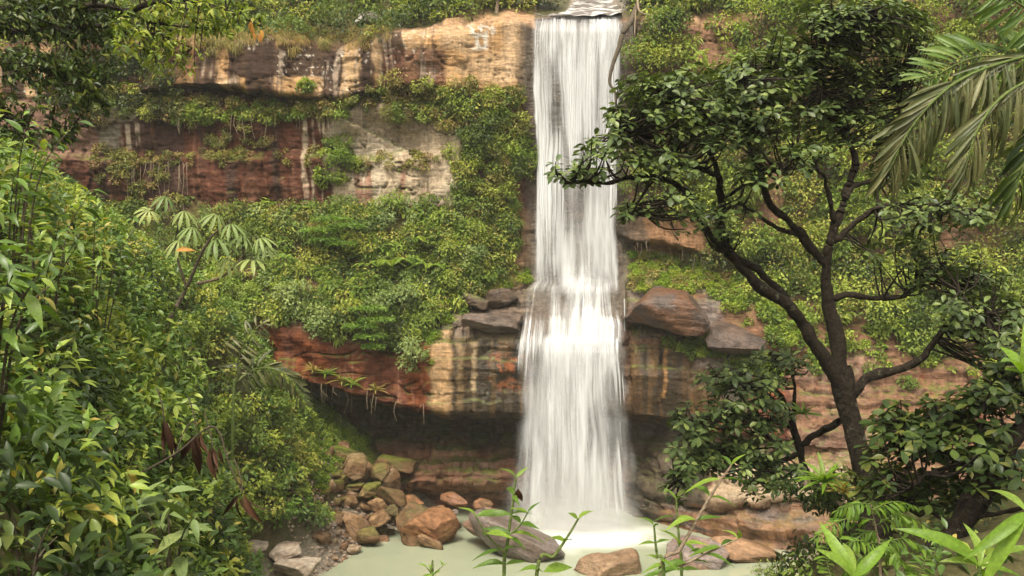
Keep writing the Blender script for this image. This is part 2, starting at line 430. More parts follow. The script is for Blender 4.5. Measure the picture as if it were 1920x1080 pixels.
LINES = [  # (px, py, distance) from the hillside down to the pool
    ln([(-300, -700, 90), (1000, -700, 90), (1128, -500, 100), (1250, -700, 85), (2300, -700, 80)]),
    ln([(-300, -120, 48), (900, -70, 49), (1050, -60, 50), (1075, -38, 50), (1128, -36, 50), (1170, -50, 49), (1240, -90, 46), (1500, -160, 44), (2300, -160, 42)]),
    ln([(-300, 40, 41.5), (300, 40, 41.5), (700, 40, 41.8), (850, 28, 42.5), (1000, 25, 43), (1075, 6, 45), (1128, 4, 45), (1165, 8, 44.5), (1200, 0, 42.5), (1300, -5, 42), (1500, -30, 41.5), (2300, -40, 40)]),
    ln([(-300, 110, 40), (300, 72, 40), (450, 72, 39.9), (650, 80, 39.8), (750, 64, 39.8), (850, 42, 40.1), (950, 34, 40.6), (1000, 33, 40.9), (1165, 34, 41), (1185, 40, 40.5), (1250, 40, 40.3), (1350, 28, 40.3), (1500, 10, 40), (2300, 0, 39)]),
    ln([(-300, 120, 39.8), (300, 84, 39.7), (650, 92, 39.5), (750, 80, 39.5), (850, 62, 39.6), (950, 48, 40.1), (1000, 42, 40.6), (1165, 44, 40.6), (1185, 52, 40.2), (1250, 60, 40), (1350, 50, 40), (1500, 30, 39.8), (2300, 20, 38.8)]),
    ln([(-300, 190, 39.4), (180, 176, 39.4), (320, 160, 39.3), (400, 160, 39.1), (480, 170, 39.0), (560, 180, 39.0), (640, 174, 39.1), (740, 164, 39.3), (860, 160, 39.5), (960, 168, 40.0), (1000, 190, 40.7), (1165, 200, 40.7), (1200, 140, 40.0), (1400, 130, 39.8), (2300, 120, 38.6)]),
    ln([(-300, 196, 39.6), (180, 182, 39.7), (320, 168, 40.4), (400, 170, 40.7), (480, 180, 40.8), (560, 190, 40.8), (640, 184, 40.6), (740, 172, 39.9), (860, 168, 39.6), (960, 176, 40.1), (1000, 196, 40.75), (1165, 206, 40.75), (1200, 146, 40.1), (1400, 136, 39.9), (2300, 126, 38.7)]),
    ln([(-300, 215, 39.2), (180, 196, 39.6), (320, 200, 39.8), (560, 212, 39.8), (700, 205, 39.6), (860, 200, 39.5), (960, 210, 40.2), (1000, 220, 40.8), (1165, 230, 40.8), (1200, 190, 40.2), (1400, 190, 39.8), (2300, 190, 38.6)]),
    ln([(-300, 280, 39.4), (180, 284, 40.0), (320, 288, 40.2), (560, 286, 40.1), (700, 286, 40.0), (860, 280, 39.6), (960, 285, 40.4), (1000, 290, 40.9), (1165, 290, 40.9), (1200, 280, 40.3), (1400, 280, 39.8), (2300, 280, 38.5)]),
    ln([(-300, 298, 39.0), (180, 300, 39.5), (320, 302, 39.7), (560, 302, 39.7), (700, 300, 39.5), (860, 296, 39.4), (960, 300, 40.4), (1000, 300, 40.9), (1165, 300, 40.9), (1200, 300, 40.3), (1400, 300, 39.8), (2300, 300, 38.4)]),
    ln([(-300, 390, 39.2), (300, 385, 39.9), (600, 384, 39.9), (850, 385, 39.5), (960, 400, 40.4), (1000, 420, 40.9), (1165, 430, 40.7), (1190, 452, 40.0), (1250, 450, 39.6), (1330, 476, 39.4), (1400, 500, 39.3), (1600, 480, 39.2), (2300, 440, 38)]),
    ln([(-300, 396, 39.1), (300, 392, 39.8), (600, 390, 39.8), (850, 392, 39.4), (960, 408, 40.4), (1000, 428, 40.9), (1165, 438, 40.8), (1190, 462, 40.8), (1250, 462, 40.8), (1330, 488, 40.5), (1400, 510, 39.8), (1600, 490, 39.2), (2300, 450, 38)]),
    ln([(-300, 480, 38.4), (400, 490, 38.6), (700, 490, 38.6), (860, 500, 38.8), (930, 505, 39.9), (985, 505, 40.5), (1000, 520, 40.7), (1150, 522, 40.7), (1185, 490, 40.5), (1300, 505, 40.2), (1400, 525, 39.4), (1600, 520, 38.8), (2300, 480, 37.6)]),
    ln([(-300, 580, 36.6), (500, 590, 37.3), (600, 610, 37.3), (700, 625, 37.3), (790, 615, 37.3), (850, 585, 37.8), (900, 555, 38.6), (960, 535, 39.3), (1000, 531, 39.6), (1080, 533, 39.7), (1165, 538, 39.6), (1190, 540, 39.2), (1260, 545, 38.9), (1340, 560, 38.6), (1500, 590, 38.0), (2300, 560, 36.6)]),
    ln([(-300, 620, 36.6), (500, 606, 37.2), (600, 640, 37.1), (700, 665, 37.1), (790, 645, 36.9), (830, 612, 37.0), (880, 598, 37.3), (940, 596, 37.9), (985, 598, 38.2), (1000, 600, 38.3), (1080, 606, 38.2), (1165, 608, 38.3), (1178, 622, 38.4), (1260, 628, 38.2), (1340, 634, 37.9), (1500, 660, 37.2), (2300, 620, 36.2)]),
    ln([(-300, 628, 36.6), (500, 614, 37.2), (600, 648, 37.1), (700, 673, 37.1), (790, 655, 36.8), (830, 640, 36.7), (880, 640, 36.8), (940, 640, 37.3), (985, 638, 37.5), (1000, 636, 37.5), (1080, 640, 37.4), (1165, 640, 37.6), (1178, 636, 38.3), (1260, 640, 38.2), (1340, 646, 38.0), (1500, 672, 37.2), (2300, 630, 36.2)]),
    ln([(-300, 660, 36.4), (500, 650, 37.2), (600, 680, 37.2), (700, 705, 37.1), (790, 712, 36.7), (860, 710, 36.6), (940, 705, 37.0), (1000, 705, 37.6), (1165, 705, 37.8), (1260, 715, 37.6), (1340, 730, 37.3), (1500, 760, 36.5), (1700, 760, 36.0), (2300, 740, 35.4)]),
    ln([(-300, 690, 36.4), (400, 664, 36.9), (500, 686, 37.0), (560, 702, 37.0), (640, 728, 36.9), (700, 744, 36.8), (780, 761, 36.7), (860, 775, 36.7), (960, 776, 37.1), (1000, 777, 37.7), (1165, 772, 37.9), (1230, 783, 37.6), (1300, 788, 37.3), (1360, 810, 36.7), (1500, 840, 36.0), (1700, 850, 35.4), (2300, 830, 35)]),
    ln([(-300, 706, 37.4), (400, 676, 38.2), (500, 692, 38.6), (560, 708, 39.0), (640, 734, 40.2), (700, 752, 40.6), (780, 770, 40.8), (860, 785, 41.0), (960, 786, 41.2), (1000, 788, 41.2), (1165, 784, 41.0), (1230, 794, 40.2), (1300, 800, 38.6), (1360, 820, 37.2), (1500, 848, 36.2), (1700, 858, 35.5), (2300, 840, 35.1)]),
    ln([(-300, 800, 37.4), (560, 800, 39.6), (700, 822, 40.6), (780, 826, 40.4), (860, 830, 40.3), (960, 838, 40.6), (1000, 850, 41), (1165, 850, 40.8), (1230, 840, 39.6), (1300, 850, 38.0), (1400, 860, 36.2), (1500, 866, 35.6), (1700, 874, 35.2), (2300, 860, 34.8)]),
    ln([(-300, 860, 37.4), (560, 880, 39.6), (740, 884, 38.9), (800, 890, 38.5), (860, 892, 38.3), (960, 890, 38.8), (1000, 890, 40), (1165, 890, 39.9), (1220, 880, 38.6), (1300, 888, 36.8), (1400, 880, 35.3), (1500, 876, 34.9), (1700, 884, 34.6), (2300, 870, 34.4)]),
    ln([(-300, 870, 37.6), (560, 890, 39.8), (740, 900, 39.0), (800, 907, 38.4), (860, 906, 38.3), (960, 898, 38.8), (1000, 898, 40), (1165, 898, 39.9), (1220, 925, 38.0), (1300, 940, 36.0), (1380, 938, 34.8), (1450, 932, 34.4), (1500, 937, 34.3), (1700, 940, 34.2), (2300, 900, 34.2)]),
    ln([(-300, 880, 37.8), (560, 900, 40.0), (740, 908, 40.0), (800, 916, 39.9), (860, 914, 40.0), (960, 906, 40.3), (1000, 906, 40.6), (1165, 906, 40.4), (1220, 932, 38.2), (1300, 948, 36.4), (1380, 946, 35.2), (1450, 940, 34.9), (1500, 945, 34.7), (1700, 946, 34.4), (2300, 906, 34.3)]),
    ln([(-300, 1000, 37.9), (560, 1010, 40.2), (740, 1010, 40.4), (860, 1010, 40.4), (1000, 990, 40.8), (1165, 990, 40.2), (1220, 985, 37.6), (1300, 1010, 35.4), (1380, 1035, 33.8), (1450, 1042, 33.2), (1500, 1040, 33.2), (1700, 1000, 33.6), (2300, 980, 33.8)]),
    ln([(-300, 1100, 38), (560, 1100, 40.4), (740, 1100, 40.5), (1000, 1080, 40.8), (1165, 1080, 40.3), (1220, 1080, 37.5), (1300, 1090, 35.2), (1400, 1120, 33.4), (1500, 1130, 33.0), (2300, 1130, 33.4)]),
]
NSUB = [8, 8, 12, 6, 38, 5, 10, 30, 7, 34, 4, 30, 30, 20, 7, 24, 24, 10, 18, 24, 8, 6, 30, 6]
cpx = np.concatenate([np.arange(-250, 0, 6.0), np.arange(0, 1500, 2.3), np.arange(1500, 2250.1, 4.0)])
NC = len(cpx)
ctrl = []
for k, (lx, ly, lz) in enumerate(LINES):
    py = np.interp(cpx, lx, ly)
    yy = np.interp(cpx, lx, lz)
    if 3 <= k <= 22:
        wob = np.where((cpx > 985) & (cpx < 1180), 0.3, 1.0)
        py = py + wob * ((fbm(cpx / 55.0, k * 0.15, 0, 40, 3) - 0.5) * 16)
        yy = yy + wob * ((fbm(cpx / 70.0, k * 0.4, 0, 60, 4) - 0.5) * 0.9)
    X = (cpx - 960) / F * 38.5
    Z = CAMZ - (py - 540) / F * yy
    ctrl.append(np.stack([X, yy, Z], -1))
rows, rowseg = [], []
for k in range(len(LINES) - 1):
    n = NSUB[k]
    for i in range(n):
        t = i / n
        ts = t * t * (3 - 2 * t) if k in (4, 7, 9) else t
        rows.append(ctrl[k] * (1 - t) + ctrl[k + 1] * t); rowseg.append(k + t)
rows.append(ctrl[-1]); rowseg.append(len(LINES) - 1)
S = np.stack(rows)                                   # (NR, NC, 3)
NR = S.shape[0]
seg = np.repeat(np.array(rowseg)[:, None], NC, 1)


def grid_normals(S):
    du = np.gradient(S, axis=1); dv = np.gradient(S, axis=0)
    n = np.cross(dv, du)
    return nrm(n)


# soften the sweep a little before sculpting
for _ in range(1):
    S[1:-1] = S[1:-1] * 0.6 + 0.2 * (S[:-2] + S[2:])
Nn = grid_normals(S)
if Nn[NR // 2, NC // 2, 1] > 0: Nn = -Nn
X, Y, Z = S[..., 0], S[..., 1], S[..., 2]
ppx, ppy = to_px(S)
fallm = sstep(975, 1005, ppx) * sstep(1190, 1165, ppx)
amp = 1.0 - 0.65 * fallm
disp = amp * (fbm(X * 0.35, Y * 0.35, Z * 0.35, 11, 4) - 0.5) * 1.1
disp += amp * (fbm(X * 1.1, Y * 1.1, Z * 1.5, 12, 4) - 0.5) * 0.24
# strata: thin ledges of uneven thickness, strong in the lower walls
sw = 0.25 + 0.75 * np.maximum(sstep(790, 830, ppy), sstep(1380, 1500, ppx) * sstep(560, 640, ppy))
zz = Z * 3.1 + (fbm(X * 0.25, 0, Z * 0.5, 21, 3) - 0.5) * 2.2
st = noise(zz, X * 0.12, 0, 31); st2 = noise(zz * 2.7, X * 0.3, 5, 33)
disp += sw * ((st > 0.5) * 0.10 + st * 0.12 + st2 * 0.10 - 0.15)
# blocks: stepped fracture cells in the walls
cx_ = np.floor(X * 0.55 + (fbm(X * 0.5, Z * 0.5, 0, 44, 2) - 0.5) * 1.6 + np.floor(Z * 0.7) * 0.37)
cz_ = np.floor(Z * 0.7 + (fbm(X * 0.6, Z * 0.6, 3, 45, 2) - 0.5) * 1.2)
disp += amp * (_hash(cx_.astype(np.int64), cz_.astype(np.int64), np.zeros_like(cx_, dtype=np.int64), 9) - 0.5) * 0.16
# slanted slab faces in the pale wall left of the falls
sl = sstep(600, 640, ppx) * sstep(870, 840, ppx) * sstep(185, 205, ppy) * sstep(300, 285, ppy)
dd = np.mod((ppx - 600) * 0.45 - (ppy - 190) * 0.9 + 22 * fbm(ppx / 60, ppy / 60, 0, 71, 3), 78) / 78.0
disp += sl * (dd * 0.55 - 0.25)
# cracks: thin recessed joints, mostly lying flat, some upright
ck = np.abs(fbm(X * 0.35, Y * 0.2, Z * 1.5, 46, 3) - 0.5)
disp -= amp * 0.16 * sstep(0.016, 0.0, ck) * sstep(0.35, 0.55, fbm(X * 0.4, 0, Z * 0.4, 47, 2))
ck2 = np.abs(fbm(X * 1.1, Y * 0.3, Z * 0.30, 48, 3) - 0.5)
disp -= amp * 0.14 * sstep(0.014, 0.0, ck2) * sstep(0.45, 0.6, fbm(X * 0.5, 3, Z * 0.5, 49, 2))
# rough broken surface
rdg = 1 - np.abs(2 * fbm(X * 2.4, Y * 2.4, Z * 3.4, 50, 4) - 1)
smooth_w = 1 - 0.75 * np.clip(sstep(2.8, 3.2, seg) * sstep(5.4, 5.0, seg) + sstep(600, 640, ppx) * sstep(880, 850, ppx) * sstep(6, 6.5, seg) * sstep(10.4, 9.8, seg) + 0.6 * sstep(13, 14, seg) * sstep(17.8, 17, seg), 0, 1)
disp += amp * (rdg - 0.8) * 0.15 * smooth_w
disp += amp * (fbm(X * 6, Y * 6, Z * 8, 52, 3) - 0.5) * 0.05 * (0.4 + 0.6 * smooth_w)
shoulder = sstep(820, 860, ppx) * sstep(1000, 985, ppx) * sstep(2.5, 3, seg) * sstep(5.4, 5.0, seg)
disp *= 1 - 0.6 * shoulder
flatw = sstep(800, 830, ppx) * sstep(1420, 1380, ppx) * sstep(14.6, 15.2, seg) * sstep(17.4, 17.0, seg)
disp *= 1 - 0.6 * flatw
bed = np.floor(Z * 2.3 + (fbm(X * 0.5, 0, Z * 0.3, 53, 3) - 0.5) * 1.6)
bedh = _hash(bed.astype(np.int64), np.floor(X * 0.18 + bed * 0.37).astype(np.int64), np.zeros_like(bed, dtype=np.int64), 19)
lowz = sstep(18.3, 19.2, seg)
disp += (bedh - 0.5) * 0.55 * lowz * (1 - 0.8 * fallm)
disp += (bedh - 0.5) * 0.16 * flatw + (bedh - 0.5) * 0.22 * sstep(12.8, 13.2, seg) * sstep(15, 14.6, seg) * (1 - fallm) * sstep(840, 870, ppx) * sstep(1420, 1380, ppx)
disp *= sstep(0, 3, seg) * 0.8 + 0.2
S = S + Nn * disp[..., None]
# the undersides stay clean: no vertex of the pool base rises above
ppx, ppy = to_px(S)
X, Y, Z = S[..., 0], S[..., 1], S[..., 2]
Nn = grid_normals(S)
if Nn[NR // 2, NC // 2, 1] > 0: Nn = -Nn

# --- rock colours: real stains, lichen and beds, placed where the photograph has them
_wpx = ppx + (fbm(ppx / 44, ppy / 30, 0, 81, 5) - 0.5) * 62
_wpy = ppy + (fbm(ppx / 44, ppy / 30, 9, 82, 5) - 0.5) * 46
def box(x0, x1, y0, y1, f=14):
    return sstep(x0 - f, x0 + f, _wpx) * sstep(x1 + f, x1 - f, _wpx) * sstep(y0 - f, y0 + f, _wpy) * sstep(y1 + f, y1 - f, _wpy)

_tpx = ppx + (fbm(ppx / 20, ppy / 14, 0, 83, 5) - 0.5) * 16
_tpy = ppy + (fbm(ppx / 40, ppy / 14, 9, 84, 5) - 0.5) * 16
def boxt(x0, x1, y0, y1, f=3):
    return sstep(x0 - f, x0 + f, _tpx) * sstep(x1 + f, x1 - f, _tpx) * sstep(y0 - f, y0 + f, _tpy) * sstep(y1 + f, y1 - f, _tpy)

C = np.zeros(S.shape) + np.array([0.17, 0.095, 0.06])
def paint(mask, c, k=1.0):
    global C
    m = np.clip(mask * k, 0, 1)[..., None]
    C = C * (1 - m) + np.array(c) * m

wx = X + (fbm(X * 0.7, Z * 0.25, 0, 91, 3) - 0.5) * 0.8
stk = fbm(wx * 1.5, Z * 0.10, 0, 92, 4)            # broad vertical run-off streaks
stk2 = fbm(wx * 4.5, Z * 0.22, 7, 93, 4)           # narrow ones
spk = fbm(X * 5, Y * 5, Z * 5, 94, 4)
spf = fbm(X * 9, Y * 9, Z * 7, 96, 2)
blt = fbm(X * 0.8, Y * 0.8, Z * 0.8, 95, 4)
TAN, PALE, RED, DRED = (0.46, 0.27, 0.12), (0.54, 0.40, 0.25), (0.21, 0.065, 0.026), (0.10, 0.037, 0.021)
DARK, WHITE, GREY, OLIVE, ORANGE = (0.042, 0.024, 0.016), (0.62, 0.56, 0.47), (0.24, 0.205, 0.18), (0.105, 0.08, 0.035), (0.42, 0.13, 0.035)
UP = sstep(5.05, 4.9, seg) * sstep(2.8, 3.2, seg)
upper = sstep(2.9, 3.3, seg) * sstep(6.2, 5.6, seg)
paint(upper, TAN)
paint(upper * sstep(0.42, 0.62, blt) , PALE, 0.5)
left_of = sstep(850, 800, ppx)
paint(upper * left_of * sstep(0.47, 0.55, stk), DARK, 0.92)
paint(upper * left_of * sstep(0.52, 0.62, stk2), (0.09, 0.05, 0.035), 0.8)
paint(boxt(425, 642, 82, 142, 6) * upper * sstep(0.30, 0.40, stk2), DARK, 0.95)
paint(boxt(676, 700, 80, 165, 3) * upper * sstep(0.32, 0.4, stk2), DARK, 0.9)
paint(boxt(718, 836, 92, 165, 6) * upper, (0.115, 0.05, 0.03), 0.85)
paint(boxt(736, 800, 88, 165, 5) * upper * sstep(0.5, 0.6, stk2), DARK, 0.6)
paint(boxt(644, 674, 82, 168, 3) * upper, (0.44, 0.29, 0.15), 0.9)
paint(boxt(702, 716, 82, 165, 3) * upper, (0.42, 0.28, 0.15), 0.8)
paint(upper * left_of * sstep(0.70, 0.76, spf) * sstep(0.48, 0.6, blt), WHITE, 0.75)
paint(upper * left_of * sstep(0.57, 0.66, stk2) * sstep(0.48, 0.6, blt), (0.46, 0.36, 0.26), 0.5)
paint(box(120, 360, 80, 160) * upper, DRED, 0.75)
paint(upper * sstep(840, 880, ppx) * sstep(0.5, 0.7, stk2), (0.30, 0.20, 0.11), 0.5)
paint(box(872, 912, 44, 84, 5) * sstep(0.45, 0.52, spk), WHITE, 0.9)
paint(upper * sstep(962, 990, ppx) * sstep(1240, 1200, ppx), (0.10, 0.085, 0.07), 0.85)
mid = sstep(5.8, 6.2, seg) * sstep(10.4, 9.8, seg)
paint(mid, DRED)
paint(mid * sstep(0.5, 0.6, stk), (0.06, 0.036, 0.028), 0.8)
paint(mid * sstep(0.58, 0.68, stk2), (0.20, 0.095, 0.058), 0.6)
paint(mid * box(-200, 185, 185, 300), (0.24, 0.14, 0.10), 0.9)
paint(mid * boxt(182, 258, 196, 228, 3) * sstep(0.36, 0.46, spk), (0.50, 0.42, 0.32), 0.9)
paint(mid * boxt(184, 262, 227, 232, 1.5), DARK, 0.8)
paint(mid * boxt(188, 226, 233, 284, 3), (0.30, 0.26, 0.20), 0.92)
paint(mid * boxt(230, 262, 233, 284, 3) * sstep(0.42, 0.52, stk2), (0.46, 0.38, 0.28), 0.85)
pw = mid * np.maximum(boxt(622, 866, 190, 386, 6), boxt(566, 640, 200, 386, 4) * sstep(0.50, 0.58, stk2))
paint(pw, (0.46, 0.36, 0.24))
paint(pw * sstep(0.45, 0.6, blt), (0.55, 0.46, 0.34), 0.7)
paint(pw * sstep(0.52, 0.64, stk2) * sstep(296, 306, ppy), (0.26, 0.10, 0.06), 0.75)
paint(pw * sstep(0.54, 0.62, spk), (0.25, 0.18, 0.12), 0.5)
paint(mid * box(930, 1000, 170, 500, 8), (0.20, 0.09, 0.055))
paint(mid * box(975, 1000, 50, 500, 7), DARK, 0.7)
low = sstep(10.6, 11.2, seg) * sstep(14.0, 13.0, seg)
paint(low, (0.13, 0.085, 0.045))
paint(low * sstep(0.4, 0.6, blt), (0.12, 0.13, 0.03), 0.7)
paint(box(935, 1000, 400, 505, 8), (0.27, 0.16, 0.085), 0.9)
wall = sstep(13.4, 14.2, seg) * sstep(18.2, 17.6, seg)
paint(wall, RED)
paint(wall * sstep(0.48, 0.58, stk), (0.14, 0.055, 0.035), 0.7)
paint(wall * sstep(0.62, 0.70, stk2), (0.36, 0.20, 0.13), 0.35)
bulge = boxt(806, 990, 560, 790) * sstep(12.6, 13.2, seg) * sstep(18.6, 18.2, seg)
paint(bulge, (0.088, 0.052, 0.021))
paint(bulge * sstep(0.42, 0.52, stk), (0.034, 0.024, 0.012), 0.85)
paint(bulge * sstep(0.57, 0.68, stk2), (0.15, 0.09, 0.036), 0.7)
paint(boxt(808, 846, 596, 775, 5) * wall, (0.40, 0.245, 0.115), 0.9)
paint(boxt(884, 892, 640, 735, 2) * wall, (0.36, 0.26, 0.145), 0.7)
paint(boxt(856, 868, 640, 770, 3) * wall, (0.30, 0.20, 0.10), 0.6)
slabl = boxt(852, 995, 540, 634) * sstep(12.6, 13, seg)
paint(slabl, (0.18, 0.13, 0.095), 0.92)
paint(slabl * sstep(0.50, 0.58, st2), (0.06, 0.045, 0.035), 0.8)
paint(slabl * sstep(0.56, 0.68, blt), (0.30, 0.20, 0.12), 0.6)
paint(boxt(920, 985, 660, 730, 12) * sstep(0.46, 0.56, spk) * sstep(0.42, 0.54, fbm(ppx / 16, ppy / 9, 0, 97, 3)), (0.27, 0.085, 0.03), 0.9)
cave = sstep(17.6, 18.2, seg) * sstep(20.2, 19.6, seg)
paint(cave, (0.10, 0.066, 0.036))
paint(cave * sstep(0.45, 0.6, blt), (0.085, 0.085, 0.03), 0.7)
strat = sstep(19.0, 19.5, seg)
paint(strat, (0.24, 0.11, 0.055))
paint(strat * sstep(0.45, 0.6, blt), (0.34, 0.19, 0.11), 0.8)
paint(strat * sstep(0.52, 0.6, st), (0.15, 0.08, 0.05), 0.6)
# right of the falls
rt = sstep(1170, 1186, ppx)
paint(rt * sstep(3, 4, seg) * sstep(10.6, 9.8, seg), (0.27, 0.15, 0.09))
paint(rt * box(1180, 1345, 395, 480, 8), (0.36, 0.20, 0.105), 0.9)
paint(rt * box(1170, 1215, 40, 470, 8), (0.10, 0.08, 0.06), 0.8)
paint(rt * box(1200, 1480, 470, 545, 8), (0.15, 0.15, 0.045), 0.9)
slab = rt * boxt(1170, 1358, 538, 638)
paint(slab, (0.19, 0.095, 0.052))
paint(slab * sstep(0.46, 0.58, stk), (0.10, 0.07, 0.055), 0.8)
paint(slab * sstep(0.5, 0.58, st2), (0.08, 0.058, 0.045), 0.7)
paint(rt * boxt(1280, 1352, 562, 624, 5), (0.23, 0.185, 0.155), 0.7)
paint(rt * boxt(1228, 1300, 602, 640, 4), (0.12, 0.07, 0.03), 0.9)
paint(rt * box(1355, 1800, 560, 680, 14), (0.26, 0.135, 0.08), 0.75)
rwall = rt * boxt(1165, 1410, 642, 790)
paint(rwall, (0.09, 0.05, 0.02))
paint(rwall * sstep(0.46, 0.56, stk), (0.04, 0.028, 0.015), 0.85)
paint(rwall * sstep(0.57, 0.68, stk2), (0.16, 0.085, 0.03), 0.7)
paint(rt * boxt(1243, 1250, 640, 745, 2), (0.36, 0.18, 0.06), 0.8)
paint(rt * boxt(1300, 1395, 634, 690, 5) * sstep(0.42, 0.5, blt), (0.25, 0.19, 0.16), 0.85)
paint(rt * boxt(1165, 1330, 790, 1000), (0.085, 0.062, 0.042))
farw = rt * box(1480, 2300, 640, 900, 12)
paint(farw, (0.25, 0.135, 0.08))
paint(farw * sstep(0.56, 0.68, stk2) * sstep(0.48, 0.6, blt), (0.26, 0.09, 0.05), 0.6)
paint(farw * sstep(0.52, 0.6, st2), (0.18, 0.11, 0.08), 0.5)
paint(rt * box(1330, 1600, 872, 944, 7), (0.42, 0.31, 0.20))
lowr = rt * box(1230, 1640, 946, 1100, 8)
paint(lowr, (0.15, 0.075, 0.038))
paint(lowr * sstep(0.5, 0.6, st2), (0.13, 0.10, 0.085), 0.8)
paint(lowr * sstep(0.5, 0.62, blt), (0.32, 0.16, 0.075), 0.6)
# behind the water
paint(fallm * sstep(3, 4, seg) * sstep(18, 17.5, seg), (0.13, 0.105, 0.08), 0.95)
# moss on flat shelves
flat = sstep(0.45, 0.8, Nn[..., 2]) * sstep(5.5, 6, seg) * sstep(0.35, 0.55, blt)
paint(flat * (1 - fallm) * (1 - 0.8 * box(860, 1000, 540, 650)) * (1 - 0.7 * rt * sstep(850, 900, ppy)), (0.12, 0.14, 0.025), 0.85)
hill = sstep(3.0, 2.6, seg)
paint(hill, (0.09, 0.085, 0.03), 0.95)
paint(box(1060, 1175, -60, 34, 6) * hill, (0.30, 0.25, 0.20), 0.95)
paint(box(840, 1010, 24, 44, 5), (0.46, 0.28, 0.15), 0.9)
C *= (0.72 + 0.56 * spk)[..., None]
C *= (1 - 0.55 * np.clip(sstep(0.02, 0.0, ck) * sstep(0.35, 0.55, fbm(X * 0.4, 0, Z * 0.4, 47, 2)), 0, 1))[..., None]
wet = np.clip(0.9 * bulge + 0.8 * slab + 0.8 * rt * box(1165, 1640, 640, 1100) + fallm + 0.6 * box(940, 1010, 40, 560) + 0.5 * cave + 0.5 * strat, 0, 1) * sstep(0.35, 0.6, stk * 0.5 + blt * 0.5)
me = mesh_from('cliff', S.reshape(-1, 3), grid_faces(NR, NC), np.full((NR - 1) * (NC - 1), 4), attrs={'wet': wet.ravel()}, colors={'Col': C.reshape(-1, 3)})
o = link('cliff', me, CLIFF)
tag(o, 'layered brown and tan sandstone cliff with overhanging ledges behind the waterfall', 'cliff', kind='structure')
CLIFF_S, CLIFF_N, CLIFF_PX, CLIFF_PY = S, Nn, ppx, ppy
# ------------------------------------------------------------------ water
def water_mat(name, sx, sz, lo, hi, k=0.34):
    m, nt, N, L, b = new_mat(name)
    au = N.new('ShaderNodeAttribute'); au.attribute_name = 'across'
    av = N.new('ShaderNodeAttribute'); av.attribute_name = 'down'
    cb = N.new('ShaderNodeCombineXYZ')
    L.new(au.outputs['Fac'], cb.inputs[0]); L.new(av.outputs['Fac'], cb.inputs[2])
    tot = None
    for q, (mul, wgt) in enumerate(((1.0, 0.5), (3.3, 0.5))):
        mp = N.new('ShaderNodeMapping'); mp.inputs['Scale'].default_value = (sx * mul, 1, sz * (1 + 0.6 * q)); mp.inputs['Location'].default_value = (3.7 * q, 5.1 * q, 0)
        L.new(cb.outputs[0], mp.inputs['Vector'])
        nz = N.new('ShaderNodeTexNoise'); nz.inputs['Scale'].default_value = 1.0; nz.inputs['Detail'].default_value = 3; nz.inputs['Roughness'].default_value = 0.6
        L.new(mp.outputs[0], nz.inputs['Vector'])
        mm = N.new('ShaderNodeMath'); mm.operation = 'MULTIPLY_ADD'; mm.inputs[1].default_value = wgt
        L.new(nz.outputs['Fac'], mm.inputs[0])
        if tot is not None: L.new(tot.outputs[0], mm.inputs[2])
        else: mm.inputs[2].default_value = 0.0
        tot = mm
    at_ = N.new('ShaderNodeAttribute'); at_.attribute_name = 'dens'
    bi = N.new('ShaderNodeMath'); bi.operation = 'MULTIPLY_ADD'; bi.inputs[1].default_value = k; bi.inputs[2].default_value = -0.8 * k
    L.new(at_.outputs['Fac'], bi.inputs[0])
    sm_ = N.new('ShaderNodeMath'); sm_.operation = 'ADD'
    L.new(tot.outputs[0], sm_.inputs[0]); L.new(bi.outputs[0], sm_.inputs[1])
    mr = N.new('ShaderNodeMapRange'); mr.interpolation_type = 'SMOOTHSTEP'
    mr.inputs['From Min'].default_value = lo; mr.inputs['From Max'].default_value = hi
    L.new(sm_.outputs[0], mr.inputs['Value'])
    ds = N.new('ShaderNodeMath'); ds.operation = 'MULTIPLY'; ds.use_clamp = True; ds.inputs[1].default_value = 1.5
    L.new(at_.outputs['Fac'], ds.inputs[0])
    ad = N.new('ShaderNodeMath'); ad.operation = 'MULTIPLY'
    L.new(mr.outputs[0], ad.inputs[0]); L.new(ds.outputs[0], ad.inputs[1])
    df = N.new('ShaderNodeBsdfDiffuse'); df.inputs['Color'].default_value = (0.73, 0.74, 0.74, 1)
    tl = N.new('ShaderNodeBsdfTranslucent'); tl.inputs['Color'].default_value = (0.73, 0.74, 0.74, 1)
    m1 = N.new('ShaderNodeMixShader'); m1.inputs[0].default_value = 0.35
    L.new(df.outputs[0], m1.inputs[1]); L.new(tl.outputs[0], m1.inputs[2])
    tp = N.new('ShaderNodeBsdfTransparent')
    m2 = N.new('ShaderNodeMixShader')
    L.new(ad.outputs[0], m2.inputs[0]); L.new(tp.outputs[0], m2.inputs[1]); L.new(m1.outputs[0], m2.inputs[2])
    L.new(m2.outputs[0], N['Material Output'].inputs['Surface'])
    N.remove(b)
    return m


